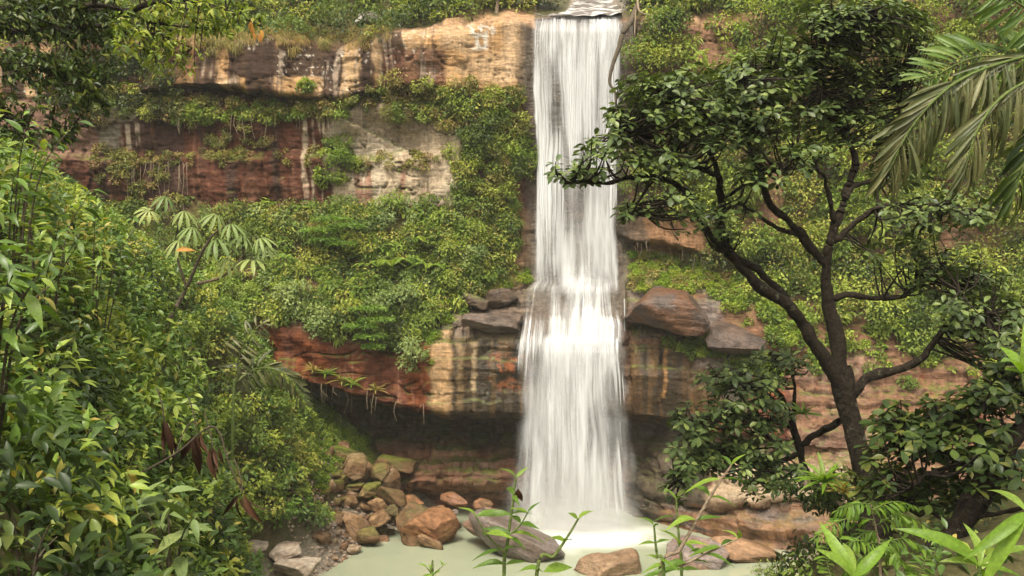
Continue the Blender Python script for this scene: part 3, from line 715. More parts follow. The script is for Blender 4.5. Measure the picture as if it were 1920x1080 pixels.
def curtain(name, path, left, right, mat, parent, off=0.0, dens=None, nu=110, seed=0, ripple=0.05, edge=0.06, step=0.0, warp=0.25):
    """a sheet of falling water: path = [(py, distance)], left/right = [(py, px)]"""
    path = np.array(path, float)
    t = np.linspace(0, 1, 160)
    py0 = np.interp(t, np.linspace(0, 1, len(path)), path[:, 0]); yy = np.interp(t, np.linspace(0, 1, len(path)), path[:, 1])
    k = np.ones(5) / 5
    yp = np.pad(yy, 2, mode='edge'); yy = np.convolve(yp, k, 'valid')
    l = np.array(left, float); r = np.array(right, float)
    lx = np.interp(py0, l[:, 0], l[:, 1]); rx = np.interp(py0, r[:, 0], r[:, 1])
    u = np.linspace(0, 1, nu)[None, :]
    px = lx[:, None] * (1 - u) + rx[:, None] * u
    PY = py0[:, None] + 0 * u
    if step:
        fade = sstep(py0[0], py0[0] + 20, py0) * sstep(660, 625, py0)
        PY = PY + fade[:, None] * (np.floor(noise(u * 9, 0, 0, 350 + seed) * 4) / 4 - 0.4 + 0.25 * noise(u * 30, 0, 0, 351)) * step
    YY = yy[:, None] + 0 * u
    X_ = (px - 960) / F * YY
    Z_ = CAMZ - (PY - 540) / F * YY
    YY = YY - off + (fbm(X_ * 3.2, Z_ * 0.12, 0, 300 + seed, 4) - 0.5) * ripple * 4
    e = sstep(0, edge, u + (fbm(Z_ * 0.7, X_ * 0.2, 0, 320 + seed, 3) - 0.5) * edge * 1.4) * sstep(1, 1 - edge, u + (fbm(Z_ * 0.7, X_ * 0.2, 4, 330 + seed, 3) - 0.5) * edge * 1.4)
    d = e * np.interp(PY, [a for a, _ in dens], [b for _, b in dens])
    soft = fbm(X_ * 1.0, Z_ * 0.22, 2, 340 + seed, 4)
    d = d * (0.5 + 1.0 * sstep(0.25, 0.75, soft))
    V = np.stack([X_, YY, Z_], -1).reshape(-1, 3)
    wid = (rx - lx).mean() / F * yy.mean()
    across = u * wid + 0 * X_ + (fbm(X_ * 0.8, Z_ * 0.35, 0, 360 + seed, 3) - 0.5) * warp + seed * 7.3
    me = mesh_from(name, V, grid_faces(len(t), nu), np.full((len(t) - 1) * (nu - 1), 4), attrs={'dens': np.clip(d, 0, 1).ravel(), 'across': across.ravel(), 'down': Z_.ravel()})
    o = link(name, me, mat, parent)
    o['kind'] = 'stuff' if parent else 'structure'
    return o


WF = water_mat('falling_water_fine', 6.0, 0.10, 0.41, 0.66, 0.26)
WM = water_mat('falling_water_medium', 2.6, 0.11, 0.36, 0.68, 0.26)
WS = water_mat('falling_water_soft', 1.1, 0.16, 0.26, 0.72, 0.08)
fall = empty('waterfall', at(1080, 985, 36.7), 'tall white silky waterfall dropping over the cliff into the pale green pool', 'waterfall')
fall['kind'] = 'structure'
base = fall.location.copy()


def wf(name, *a, **k):
    o = curtain(name, *a, parent=fall, **k)
    o.matrix_parent_inverse = Matrix.Translation(-base)
    return o


UPL, UPR = [(30, 1000), (60, 996), (300, 1001), (560, 998)], [(30, 1163), (60, 1166), (250, 1162), (420, 1158), (560, 1160)]
UP_PATH = [(30, 41.6), (35, 40.8), (40, 40.35), (60, 40.15), (120, 40.05), (220, 39.95), (320, 39.85), (420, 39.7), (500, 39.5), (530, 39.35), (560, 38.95)]
wf('upper_curtain', UP_PATH, UPL, UPR, WM, off=0.0, seed=1, dens=[(30, 0.4), (38, 0.65), (55, 0.9), (160, 0.8), (300, 0.7), (420, 0.72), (490, 0.8), (525, 0.5), (556, 0.0)])
wf('upper_curtain', UP_PATH, UPL, UPR, WF, off=0.16, seed=2, dens=[(30, 0.25), (40, 0.6), (60, 0.95), (180, 0.85), (300, 0.72), (400, 0.6), (480, 0.4), (542, 0.0)], nu=150, ripple=0.035)
wf('upper_curtain', UP_PATH, UPL, UPR, WS, off=0.30, seed=3, dens=[(30, 0.0), (50, 0.18), (120, 0.22), (300, 0.22), (380, 0.3), (440, 0.55), (500, 0.6), (530, 0.45), (556, 0.0)], ripple=0.06)
# stepped ledge and the lower drop
LOL, LOR = [(528, 998), (545, 984), (600, 974), (640, 968), (780, 960), (1000, 938)], [(528, 1158), (560, 1164), (610, 1174), (650, 1174), (780, 1184), (1000, 1208)]
LEDGE = [(496, 39.5), (515, 39.35), (534, 39.15), (545, 38.95), (575, 38.75), (585, 38.4), (598, 37.95), (606, 37.55), (622, 37.3), (640, 37.0), (660, 36.9), (690, 36.8), (720, 36.72)]
LD = [(496, 0.0), (528, 0.62), (540, 0.75), (552, 0.62), (590, 0.62), (603, 0.95), (640, 1.0), (680, 0.5), (712, 0.0), (760, 0.0)]
wf('ledge_cascade', LEDGE, LOL, LOR, WM, off=0.05, seed=4, dens=LD, ripple=0.09, edge=0.05, step=16)
wf('ledge_cascade', LEDGE, LOL, LOR, WF, off=0.2, seed=5, dens=LD, ripple=0.10, edge=0.05, nu=150, step=22)
wf('ledge_cascade', LEDGE, [(500, 1060), (720, 1010)], [(500, 1155), (720, 1155)], WS, off=0.32, seed=6, dens=[(496, 0.0), (525, 0.4), (575, 0.4), (605, 0.75), (640, 0.75), (690, 0.35), (720, 0.0)], ripple=0.1, edge=0.3, step=10)
LOW = [(618, 37.3), (640, 37.0), (660, 36.88), (700, 36.78), (780, 36.65), (880, 36.5), (994, 36.4)]
wf('lower_curtain', LOW, LOL, LOR, WM, off=0.0, seed=7, dens=[(618, 0.0), (650, 0.95), (700, 0.85), (780, 0.72), (900, 0.6), (960, 0.45), (994, 0.0)], ripple=0.08, edge=0.10, warp=0.3)
wf('lower_curtain', LOW, LOL, LOR, WF, off=0.15, seed=8, dens=[(618, 0.0), (645, 1.0), (690, 0.75), (780, 0.4), (880, 0.25), (950, 0.1), (994, 0.0)], ripple=0.05, edge=0.10, nu=150, warp=0.25)
wf('lower_curtain', LOW, LOL, LOR, WS, off=0.35, seed=9, dens=[(618, 0.0), (660, 0.5), (700, 0.58), (800, 0.62), (920, 0.6), (965, 0.45), (994, 0.08)], ripple=0.12, edge=0.22, warp=0.4)
wf('lower_curtain', LOW, LOL, LOR, WS, off=-0.2, seed=13, dens=[(618, 0.0), (660, 0.3), (700, 0.4), (960, 0.35), (994, 0.0)], ripple=0.12, edge=0.15, warp=0.4)
# side trickles
for k, (x0, x1, y0, y1, yd, d) in enumerate([(1180, 1188, 48, 205, 39.85, 0.8), (1172, 1178, 60, 180, 39.9, 0.4), (984, 990, 60, 330, 39.9, 0.35), (1168, 1178, 455, 560, 39.2, 0.45), (1168, 1176, 560, 640, 38.1, 0.5), (978, 984, 775, 860, 36.7, 0.35)]):
    wf('side_trickle', [(y0, yd + 0.1), ((y0 + y1) / 2, yd), (y1, yd - 0.05)], [(y0, x0), (y1, x0)], [(y0, x1), (y1, x1)], WF, off=0.0, seed=20 + k, dens=[(y0, d), (y1, d * 0.8)], nu=14, edge=0.3)

# stream above the lip
t = np.linspace(0, 1, 60)[:, None]; u = np.linspace(0, 1, 40)[None, :]
py_ = np.interp(t, [0, 0.45, 0.9, 1], [-34, 4, 33, 36]) + 0 * u
yy_ = np.interp(t, [0, 0.45, 0.9, 1], [49.5, 44.8, 41.1, 40.6]) + 0 * u
lpx = np.interp(t, [0, 0.45, 0.8, 1], [1075, 1086, 1060, 1000]); rpx = np.interp(t, [0, 0.45, 0.8, 1], [1150, 1162, 1166, 1165])
px_ = lpx * (1 - u) + rpx * u
Xs, Zs = (px_ - 960) / F * yy_, CAMZ - (py_ - 540) / F * yy_
Zs = Zs + 0.18 + (fbm(Xs * 1.2, yy_ * 2.5, 0, 77, 4) - 0.5) * 0.35
m, nt, N, L, b = new_mat('stream_water')
tc = N.new('ShaderNodeTexCoord'); mp = N.new('ShaderNodeMapping'); mp.inputs['Scale'].default_value = (1.0, 3.0, 1.0)
nz = N.new('ShaderNodeTexNoise'); nz.inputs['Scale'].default_value = 1.4; nz.inputs['Detail'].default_value = 5
rp = N.new('ShaderNodeValToRGB'); e = rp.color_ramp.elements
e[0].position = 0.46; e[0].color = (0.12, 0.10, 0.085, 1); e[1].position = 0.66; e[1].color = (0.62, 0.61, 0.58, 1)
L.new(tc.outputs['Object'], mp.inputs[0]); L.new(mp.outputs[0], nz.inputs['Vector']); L.new(nz.outputs['Fac'], rp.inputs[0]); L.new(rp.outputs[0], b.inputs['Base Color'])
b.inputs['Roughness'].default_value = 0.25
o = link('stream', mesh_from('stream', np.stack([Xs, yy_ + 0 * Xs, Zs], -1).reshape(-1, 3), grid_faces(60, 40), np.full(59 * 39, 4)), m)
tag(o, 'shallow stream running over rock steps towards the lip of the falls', 'stream', kind='structure')

# pool
m, nt, N, L, b = new_mat('pool_water')
tc = N.new('ShaderNodeTexCoord')
nz = N.new('ShaderNodeTexNoise'); nz.inputs['Scale'].default_value = 1.3; nz.inputs['Detail'].default_value = 3
L.new(tc.outputs['Object'], nz.inputs['Vector'])
bp = N.new('ShaderNodeBump'); bp.inputs['Strength'].default_value = 0.16; bp.inputs['Distance'].default_value = 0.05
L.new(nz.outputs['Fac'], bp.inputs['Height']); L.new(bp.outputs[0], b.inputs['Normal'])
fa = N.new('ShaderNodeAttribute'); fa.attribute_name = 'foam'
mx = N.new('ShaderNodeMixRGB'); mx.inputs[1].default_value = (0.27, 0.295, 0.20, 1); mx.inputs[2].default_value = (0.86, 0.86, 0.80, 1)
L.new(fa.outputs['Fac'], mx.inputs[0]); L.new(mx.outputs[0], b.inputs['Base Color'])
b.inputs['Roughness'].default_value = 0.05
px_, py_ = np.meshgrid(np.linspace(-16, 18, 150), np.linspace(12, 42, 150))
cx, cy = at(1085, 985, 36.6)[0], 36.6
r_ = np.hypot((px_ - cx) / 1.25, py_ - cy)
fo = sstep(3.4, 0.6, r_ + (fbm(px_ * 0.9, py_ * 0.9, 0, 55, 4) - 0.5) * 2.4)
c2 = at(1150, 1002, 36.0)
fo = np.maximum(fo, 0.9 * sstep(1.3, 0.3, np.hypot((px_ - c2[0]) / 1.6, (py_ - 35.9) * 1.3) + (fbm(px_ * 1.2, py_ * 1.2, 4, 56, 4) - 0.5) * 0.8))
zw = 0.02 * (fbm(px_ * 1.5, py_ * 1.5, 0, 58, 3) - 0.5) + fo * 0.10 * fbm(px_ * 2, py_ * 2, 0, 59, 3)
o = link('pool_water', mesh_from('pool_water', np.stack([px_, py_, zw], -1).reshape(-1, 3), grid_faces(150, 150)[:, ::-1], np.full(149 * 149, 4), attrs={'foam': fo.ravel()}), m)
tag(o, 'milky pale green pool at the foot of the waterfall', 'pool', kind='structure')

# ------------------------------------------------------------------ rocks
def ico(sub):
    import bmesh
    bm = bmesh.new(); bmesh.ops.create_icosphere(bm, subdivisions=sub, radius=1.0)
    V = np.array([v.co[:] for v in bm.verts]); Fc = np.array([[v.index for v in f.verts] for f in bm.faces]); bm.free()
    return V, Fc
ICO5, ICO4, ICO3 = ico(5), ico(4), ico(3)


def rock_mesh(name, size, seed, col, col2, angular=0.0, moss=0.0, rough=0.10, wetv=0.0, res=ICO4, strata=0.0):
    rg = np.random.default_rng(seed)
    V, Fc = res[0].copy(), res[1]
    if angular > 0.55:
        pn = 9.0
        V = V / ((np.abs(V) ** pn).sum(1) ** (1 / pn))[:, None]
        Sh = np.eye(3) + rg.normal(0, 0.20, (3, 3)) * (1 - np.eye(3))
        V = V @ Sh.T
        V[:, :2] *= (1 + rg.uniform(-0.3, 0.1) * V[:, 2])[:, None]
        for _ in range(7):
            n = nrm(rg.normal(size=3)); d = rg.uniform(0.72, 1.05)
            V = V - np.maximum(0, V @ n - d)[:, None] * n
    elif angular > 0:
        for _ in range(9):
            n = nrm(rg.normal(size=3)); d = rg.uniform(0.5, 0.85)
            V = V - np.maximum(0, V @ n - d)[:, None] * n * min(1, 0.5 + angular)
    V = V / np.abs(V).max(0)
    V = V + nrm(V) * ((fbm(V[:, 0] * 1.3 + seed, V[:, 1] * 1.3, V[:, 2] * 1.3, seed, 3) - 0.5) * rough * 2.4)[:, None]
    V = V + nrm(V) * ((fbm(V[:, 0] * 4 + seed, V[:, 1] * 4, V[:, 2] * 4, seed + 3, 5) - 0.5) * rough * 1.5)[:, None]
    if strata:
        V[:, :2] *= (1 + strata * (noise(V[:, 2] * 7, V[:, 0] * 0.7, 0, seed) - 0.5))[:, None]
    n1 = fbm(V[:, 0] * 2 + seed, V[:, 1] * 2, V[:, 2] * 2, seed + 7, 4)
    c = np.array(col) * (1 - sstep(0.4, 0.62, n1))[:, None] + np.array(col2) * sstep(0.4, 0.62, n1)[:, None]
    if moss:
        mk = (sstep(0.25, 0.7, nrm(V)[:, 2] + (n1 - 0.5)) * moss)[:, None]
        c = c * (1 - mk) + np.array([0.13, 0.16, 0.022]) * mk
    c = c * (0.75 + 0.5 * fbm(V[:, 0] * 9, V[:, 1] * 9, V[:, 2] * 9, seed + 9, 3))[:, None]
    V = V * np.array(size)
    return mesh_from(name, V, Fc, np.full(len(Fc), 3), attrs={'wet': np.full(len(V), wetv)}, colors={'Col': c})

ROCKM = attr_rock_mat('boulder_rock', scale=2.0, rough=0.75, bump=0.6)
BR, OR, TN, GY, OL, PK = (0.15, 0.085, 0.042), (0.22, 0.105, 0.048), (0.27, 0.165, 0.085), (0.19, 0.165, 0.145), (0.13, 0.098, 0.042), (0.26, 0.14, 0.09)


def rock(label, px, py, Y, w, h, depth, seed, col, col2, rot=(0, 0, 0), cat='boulder', name='boulder', group=None, **k):
    s = Y / F
    me = rock_mesh(name, (w * s / 2, depth / 2, h * s / 2), seed, col, col2, **k)
    o = link(name, me, ROCKM)
    o.location = at(px, py, Y)
    o.rotation_euler = [math.radians(a) for a in rot]
    tag(o, label, cat, group)
    return o


RG = 'angular boulders on the left shore'
rock('large brown boulder half in the pool, left of the orange slab', 782, 985, 35.2, 88, 80, 2.2, 101, BR, OL, (0, 24, 10), angular=0.8, group=RG, wetv=0.3, res=ICO5, strata=0.1)
rock('large orange slab leaning into the pool with a rough face', 824, 982, 34.9, 112, 66, 1.9, 102, OR, (0.30, 0.16, 0.075), (10, 30, -8), angular=0.9, group=RG, wetv=0.3, res=ICO5)
rock('low wet brown rock toe at the waterline below the orange slab', 806, 1015, 34.3, 60, 22, 1.0, 103, BR, TN, (0, 18, 0), angular=0.6, group=RG, wetv=0.5)
rock('long smooth grey boulder lying diagonally in front of the falls', 988, 1018, 33.6, 236, 84, 2.8, 104, (0.17, 0.135, 0.115), (0.13, 0.095, 0.072), (-14, 24, -10), angular=0.35, rough=0.06, wetv=0.95, res=ICO5)
rock('brown rounded back of the wet rock beside the falls', 915, 982, 34.6, 96, 66, 1.8, 105, (0.20, 0.13, 0.095), BR, (0, 10, 0), angular=0.45, rough=0.08, wetv=0.6)
rock('brown pointed boulder at the bottom edge below the falls', 1140, 1076, 31.3, 156, 92, 2.4, 106, (0.26, 0.17, 0.10), (0.18, 0.11, 0.06), (0, 6, 20), angular=0.75, wetv=0.6, res=ICO5)
rock('grey brown boulder behind the tall sapling stem', 1308, 1056, 32.2, 124, 90, 2.2, 107, (0.24, 0.155, 0.11), (0.20, 0.16, 0.14), (0, 14, -10), angular=0.5, wetv=0.5, res=ICO5)
rock('tan square block tipped on its corner above the pebbles', 664, 986, 34.9, 60, 50, 1.1, 108, TN, (0.30, 0.19, 0.11), (24, 30, 25), angular=1.0, rough=0.04, group=RG)
rock('round mossy brown stone below the tan square block', 694, 1006, 34.5, 52, 36, 0.9, 109, OL, BR, (0, 0, 0), angular=0.3, moss=0.3, group=RG)
rock('tall upright brown block high on the mossy rubble', 664, 878, 36.9, 46, 58, 1.0, 110, (0.24, 0.16, 0.09), BR, (0, 10, 20), angular=1.0, rough=0.05, group=RG, moss=0.15)
rock('flat faced brown block right of the upright block', 712, 888, 37.2, 36, 40, 0.9, 111, BR, OL, (0, -8, 30), angular=1.0, rough=0.05, group=RG, moss=0.3)
rock('tilted dark edged block beside the rock strata', 735, 898, 37.4, 50, 44, 0.9, 112, (0.24, 0.165, 0.09), BR, (0, 28, 15), angular=1.0, rough=0.05, group=RG)
rock('olive wedge block with a mossy top in the rubble', 691, 922, 36.4, 40, 44, 0.9, 113, OL, (0.26, 0.18, 0.08), (0, 12, -15), angular=1.0, rough=0.05, group=RG, moss=0.7)
rock('long olive slab lying across the rubble', 735, 930, 36.3, 62, 30, 0.9, 114, OL, BR, (0, 26, 0), angular=0.9, rough=0.05, group=RG)
rock('small tan block under the olive slabs', 706, 948, 35.8, 38, 28, 0.7, 115, TN, BR, (10, -20, 20), angular=0.9, rough=0.05, group=RG)
rock('dark olive stone wedged beside the large brown boulder', 735, 960, 35.7, 32, 28, 0.7, 116, OL, (0.10, 0.08, 0.04), (0, -20, 0), angular=0.7, group=RG)
rock('brown slab leaning by the tan square block', 712, 972, 35.3, 44, 24, 0.7, 117, BR, TN, (0, -26, 12), angular=0.9, group=RG)
rock('thin flat moss edged slab on the rubble slope', 662, 912, 36.7, 48, 14, 0.8, 118, OL, BR, (0, -8, 0), angular=0.8, moss=0.5, group=RG)
rock('mossy green hump of rock above the upright block', 640, 850, 37.8, 70, 40, 1.4, 119, (0.13, 0.12, 0.04), BR, (0, 10, 0), angular=0.4, moss=1.0, group=RG)
rock('moss covered ledge block left of the strata', 745, 868, 38.6, 80, 30, 1.4, 120, BR, OL, (0, 6, 0), angular=0.8, moss=0.8, group=RG)
rock('mossy brown boulder near the left undergrowth', 618, 905, 36.8, 44, 44, 1.1, 121, BR, OL, (0, 0, 30), angular=0.6, moss=0.7, group=RG)
rock('reddish fallen slab at the foot of the rock strata', 850, 938, 36.8, 54, 24, 0.9, 122, PK, OR, (0, 24, 0), angular=0.8, group=RG)
rock('small orange brown stone between slab and strata', 775, 940, 36.8, 44, 22, 0.8, 123, OR, BR, (0, 10, 0), angular=0.8, group=RG)
rock('brown flat stone at the water edge near the falls', 905, 944, 36.6, 40, 20, 0.8, 124, BR, OR, (0, -8, 0), angular=0.7, group=RG, wetv=0.6)
rock('small wet round stone alone in the pool', 852, 961, 36.1, 16, 12, 0.4, 125, BR, GY, (0, 0, 0), angular=0.2, wetv=0.8, group=RG)
rock('long brown rock tongue at the right waterline', 1400, 1036, 32.8, 150, 44, 1.6, 127, (0.28, 0.165, 0.09), BR, (0, 14, -12), angular=0.4, strata=0.12, wetv=0.5, res=ICO5)
rock('big pale grey pebble at the end of the gravel shore', 610, 1042, 32.6, 40, 30, 0.7, 128, (0.33, 0.29, 0.25), GY, (0, 0, 0), cat='pebble', name='pebble', angular=0.15)
rock('flat oval pale stone at the waterline of the gravel', 664, 1030, 33.4, 30, 18, 0.6, 129, (0.36, 0.29, 0.21), TN, (0, -6, 0), cat='pebble', name='pebble', angular=0.15)
for k, (px, py, w, h, lb) in enumerate([(470, 1022, 110, 34, 'whitish flat rock behind the undergrowth at the lower left'), (556, 1062, 90, 26, 'pale tan flat rock at the left end of the pool'),
                                        (450, 1064, 90, 40, 'whitish rock lowest at the left shore'), (530, 1030, 70, 30, 'pale cracked rock between the two flat shore rocks')]):
    rock(lb, px, py, 28.6 + 0.35 * k, w, h, 1.6, 140 + k, (0.46, 0.38, 0.29), (0.34, 0.26, 0.19), (0, 8 - 5 * k, 10 * k), angular=0.8, group='pale shore rocks')
rock('dark lichen spotted boulder on the cliff top left of the falls', 690, 34, 41.3, 50, 22, 1.0, 150, (0.07, 0.05, 0.04), (0.5, 0.45, 0.4), (0, 0, 0), angular=0.6)

LB = 'rock blocks on the middle ledge'
WB, WD = (0.13, 0.065, 0.036), (0.06, 0.042, 0.032)
rock('large wet brown rock slab jutting forward just right of the falls', 1262, 586, 37.7, 178, 92, 2.6, 161, WB, (0.10, 0.075, 0.062), (4, 6, 8), angular=0.8, rough=0.07, wetv=0.9, res=ICO5, group=LB, strata=0.06)
rock('dark rounded rock under the moss right of the jutting slab', 1372, 640, 37.2, 110, 66, 2.0, 162, (0.11, 0.075, 0.058), WD, (0, 14, 0), angular=0.6, rough=0.08, wetv=0.7, res=ICO5, group=LB)
rock('flat grey slab on the ledge left of the falls', 925, 606, 37.5, 120, 44, 2.0, 163, (0.13, 0.095, 0.072), WD, (0, 4, 4), angular=0.9, rough=0.05, wetv=0.7, res=ICO5, group=LB, strata=0.1)
rock('small block behind the flat slab beside the falls', 940, 560, 38.5, 72, 40, 1.4, 164, (0.11, 0.075, 0.05), WD, (0, -6, 20), angular=0.9, rough=0.06, wetv=0.6, group=LB)
rock('mossy block at the grassy edge above the flat slab', 896, 566, 38.3, 54, 30, 1.2, 165, (0.12, 0.085, 0.055), WD, (0, 8, -10), angular=0.8, rough=0.07, wetv=0.4, moss=0.4, group=LB)
RUB = [rock_mesh('rubble_rock', (1, 0.9, 0.7), 170 + k, c, c2, angular=0.95, rough=0.06, res=ICO3, moss=mo) for k, (c, c2, mo) in enumerate([(BR, OL, 0.3), (TN, BR, 0), (OL, BR, 0.6), (PK, BR, 0), (BR, TN, 0.1)])]
for me in RUB: me.materials.append(ROCKM)
rgr = np.random.default_rng(15)
nr_ = 0
while nr_ < 46:
    pxr, Yr = rgr.uniform(590, 800), rgr.uniform(34.6, 38.3)
    Xr = (pxr - 960) / F * Yr
    zr = float(ground_z(np.array([Xr]), np.array([Yr]))[0])
    if zr < -0.15 or zr > 3.2: continue
    nr_ += 1
    rr_ = float(rgr.uniform(0.16, 0.42)); kk = int(rgr.integers(5))
    o = bpy.data.objects.new('rubble_rock', RUB[kk]); COL.objects.link(o)
    o.location = (Xr, Yr, zr + rr_ * 0.3); o.scale = (rr_ * rgr.uniform(0.8, 1.4), rr_, rr_ * rgr.uniform(0.7, 1.2)); o.rotation_euler = (rgr.uniform(-.5, .5), rgr.uniform(-.5, .5), rgr.uniform(0, 6.28))
    tag(o, '%s %s angular rock %s' % ('small' if rr_ < 0.24 else 'medium sized' if rr_ < 0.33 else 'large', ('brown', 'tan', 'mossy olive', 'reddish', 'dark brown')[kk],
        'at the water edge below the boulders' if zr < 0.4 else 'filling gaps between the left shore boulders' if zr < 1.5 else 'high in the rubble under the overhang'), 'rock', 'angular rubble left of the pool')

PEB = [rock_mesh('pebble', (1, 0.85, 0.62), 200 + k, c, c2, angular=0.2, rough=0.09, res=ICO3)
       for k, (c, c2) in enumerate([((0.33, 0.25, 0.17), BR), ((0.30, 0.26, 0.22), GY), ((0.36, 0.25, 0.16), TN), ((0.24, 0.16, 0.10), BR), ((0.40, 0.34, 0.27), TN), ((0.33, 0.19, 0.12), BR)])]
for me in PEB: me.materials.append(ROCKM)
rg = np.random.default_rng(5)
placed = []
tries = 0
while len(placed) < 150 and tries < 4000:
    tries += 1
    Yp = rg.uniform(32.2, 36.6)
    pxp = rg.uniform(560, 730)
    Xp = (pxp - 960) / F * Yp
    zg = float(ground_z(np.array([Xp]), np.array([Yp]))[0])
    if zg < -0.12 or zg > 2.2: continue
    r = float(np.clip(rg.gamma(2.2, 0.085), 0.09, 0.42))
    if any((Xp - a) ** 2 + (Yp - b) ** 2 < (0.75 * (r + c)) ** 2 for a, b, c in placed): continue
    placed.append((Xp, Yp, r))
    pk = int(rg.integers(len(PEB)))
    o = bpy.data.objects.new('pebble', PEB[pk])
    COL.objects.link(o)
    o.location = (Xp, Yp, zg + r * 0.3)
    o.scale = (r * rg.uniform(0.9, 1.3), r, r * rg.uniform(0.8, 1.3))
    o.rotation_euler = (rg.uniform(-.3, .3), rg.uniform(-.3, .3), rg.uniform(0, 6.28))
    tag(o, '%s %s pebble %s' % ('tiny' if r < 0.13 else 'small' if r < 0.19 else 'medium sized' if r < 0.27 else 'large', ('sandy brown', 'grey', 'tan', 'dark brown', 'pale cream', 'reddish brown')[pk],
        'at the waterline of the gravel shore' if zg < 0.2 else 'lying below the tan square block' if zg < 0.8 else 'among the mossy boulders' if pxp > 640 else 'beside the left undergrowth above the gravel'), 'pebble', 'pebbles on the gravel shore')
# finer gravel, too many to count
gv, gf, gcl, n0 = [], [], [], 0
P0, F0 = ico(1)
for k in range(1500):
    if k < 1100:
        Yp = rg.uniform(30.5, 37.5); pxp = rg.uniform(540, 760)
    else:
        Yp = rg.uniform(30.5, 33.0); pxp = rg.uniform(1460, 1620)
    Xp = (pxp - 960) / F * Yp
    gv.append((Xp, Yp))
gv = np.array(gv); gz = ground_z(gv[:, 0], gv[:, 1])
ok = gz > -0.1
gv, gz = gv[ok], gz[ok]
r = rg.uniform(0.03, 0.10, len(gv))
VV = (P0[None] * np.stack([r * 1.2, r, r * 0.7], -1)[:, None, :]) + np.stack([gv[:, 0], gv[:, 1], gz + 0.01], -1)[:, None, :]
FF = F0[None] + (np.arange(len(gv)) * len(P0))[:, None, None]
cc = np.repeat((np.array([0.34, 0.26, 0.19]) * rg.uniform(0.45, 1.4, (len(gv), 1)))[:, None, :], len(P0), 1).reshape(-1, 3)
o = link('gravel', mesh_from('gravel', VV.reshape(-1, 3), FF.reshape(-1, 3), np.full(len(gv) * len(F0), 3), attrs={'wet': np.zeros(len(cc))}, colors={'Col': cc}), ROCKM)
tag(o, 'fine brown gravel between the pebbles on the shores', 'gravel', kind='stuff')
#@@PART3
# ------------------------------------------------------------------ foliage engine
def leaf_template(rows, widths, crease=0.12, droop=0.15, tip=True):
    """a leaf along +Y, length 1: base point, rows of (left, mid, right), tip point"""
    ys = np.linspace(0, 1, rows + 2)[1:-1]
    V = [(0, 0, 0)]
    for y, w in zip(ys, widths):
        z = -droop * y * y
        V += [(-w, y, z + crease * w), (0, y, z), (w, y, z + crease * w)]
    V.append((0, 1, -droop))
    Fs = [(0, 2, 1), (0, 3, 2)]
    for r in range(rows - 1):
        a = 1 + 3 * r
        Fs += [(a, a + 1, a + 4), (a, a + 4, a + 3), (a + 1, a + 2, a + 5), (a + 1, a + 5, a + 4)]
    a = 1 + 3 * (rows - 1); t = len(V) - 1
    Fs += [(a, a + 1, t), (a + 1, a + 2, t)]
    return np.array(V, float), np.array(Fs)

T_SMALL = leaf_template(1, [0.27], 0.5, 0.10)
T_OVATE = leaf_template(3, [0.15, 0.20, 0.12], 0.45, 0.22)
T_BIG = leaf_template(5, [0.10, 0.155, 0.16, 0.125, 0.06], 0.45, 0.28)
T_OBO = leaf_template(4, [0.12, 0.21, 0.27, 0.22], 0.30, 0.14)
T_LANCE = leaf_template(5, [0.075, 0.115, 0.115, 0.085, 0.045], 0.5, 0.35)
T_STRAP = leaf_template(7, [0.05, 0.085, 0.10, 0.10, 0.09, 0.07, 0.04], 0.5, 0.30)
T_BLADE = leaf_template(5, [0.02, 0.038, 0.052, 0.060, 0.050], 0.7, 0.22)
T_GRASS = leaf_template(2, [0.03, 0.022], 0.3, 0.35)


def place(T, P, D, Nh, s, w=None):
    """vertices of template T at points P, pointing along D with normal near Nh"""
    D = nrm(D); Xa = nrm(np.cross(D, Nh)); Za = np.cross(Xa, D)
    wv = s if w is None else s * w
    V = T[0]
    return P[:, None] + (wv[:, None] * V[None, :, 0])[..., None] * Xa[:, None] + (s[:, None] * V[None, :, 1])[..., None] * D[:, None] + (s[:, None] * V[None, :, 2])[..., None] * Za[:, None]


class Bag:
    """leaves of several templates and materials gathered into one mesh"""
    def __init__(self): self.V, self.F, self.R, self.M, self.mats, self.n = [], [], [], [], [], 0
    def add(self, T, mat, P, D, Nh, s, rnd, w=None):
        if len(P) == 0: return
        v = place(T, P, D, Nh, s, w)
        k = len(T[0])
        f = T[1][None] + (self.n + np.arange(len(P)) * k)[:, None, None]
        if mat not in self.mats: self.mats.append(mat)
        self.V.append(v.reshape(-1, 3)); self.F.append(f.reshape(-1, 3)); self.R.append(np.repeat(rnd, k))
        self.M.append(np.full(len(P) * len(T[1]), self.mats.index(mat))); self.n += len(P) * k
    def build(self, name, parent=None, origin=None):
        V = np.concatenate(self.V)
        if origin is not None: V = V - np.array(origin)
        Fc = np.concatenate(self.F)
        me = mesh_from(name, V, Fc, np.full(len(Fc), 3), smooth=True, attrs={'rnd': np.concatenate(self.R)})
        for m in self.mats: me.materials.append(m)
        if len(self.mats) > 1: me.polygons.foreach_set('material_index', np.concatenate(self.M).astype(np.int32))
        o = bpy.data.objects.new(name, me); COL.objects.link(o)
        if parent is not None: o.parent = parent
        return o


def rnd_dirs(n, rg):
    return nrm(rg.normal(size=(n, 3)))


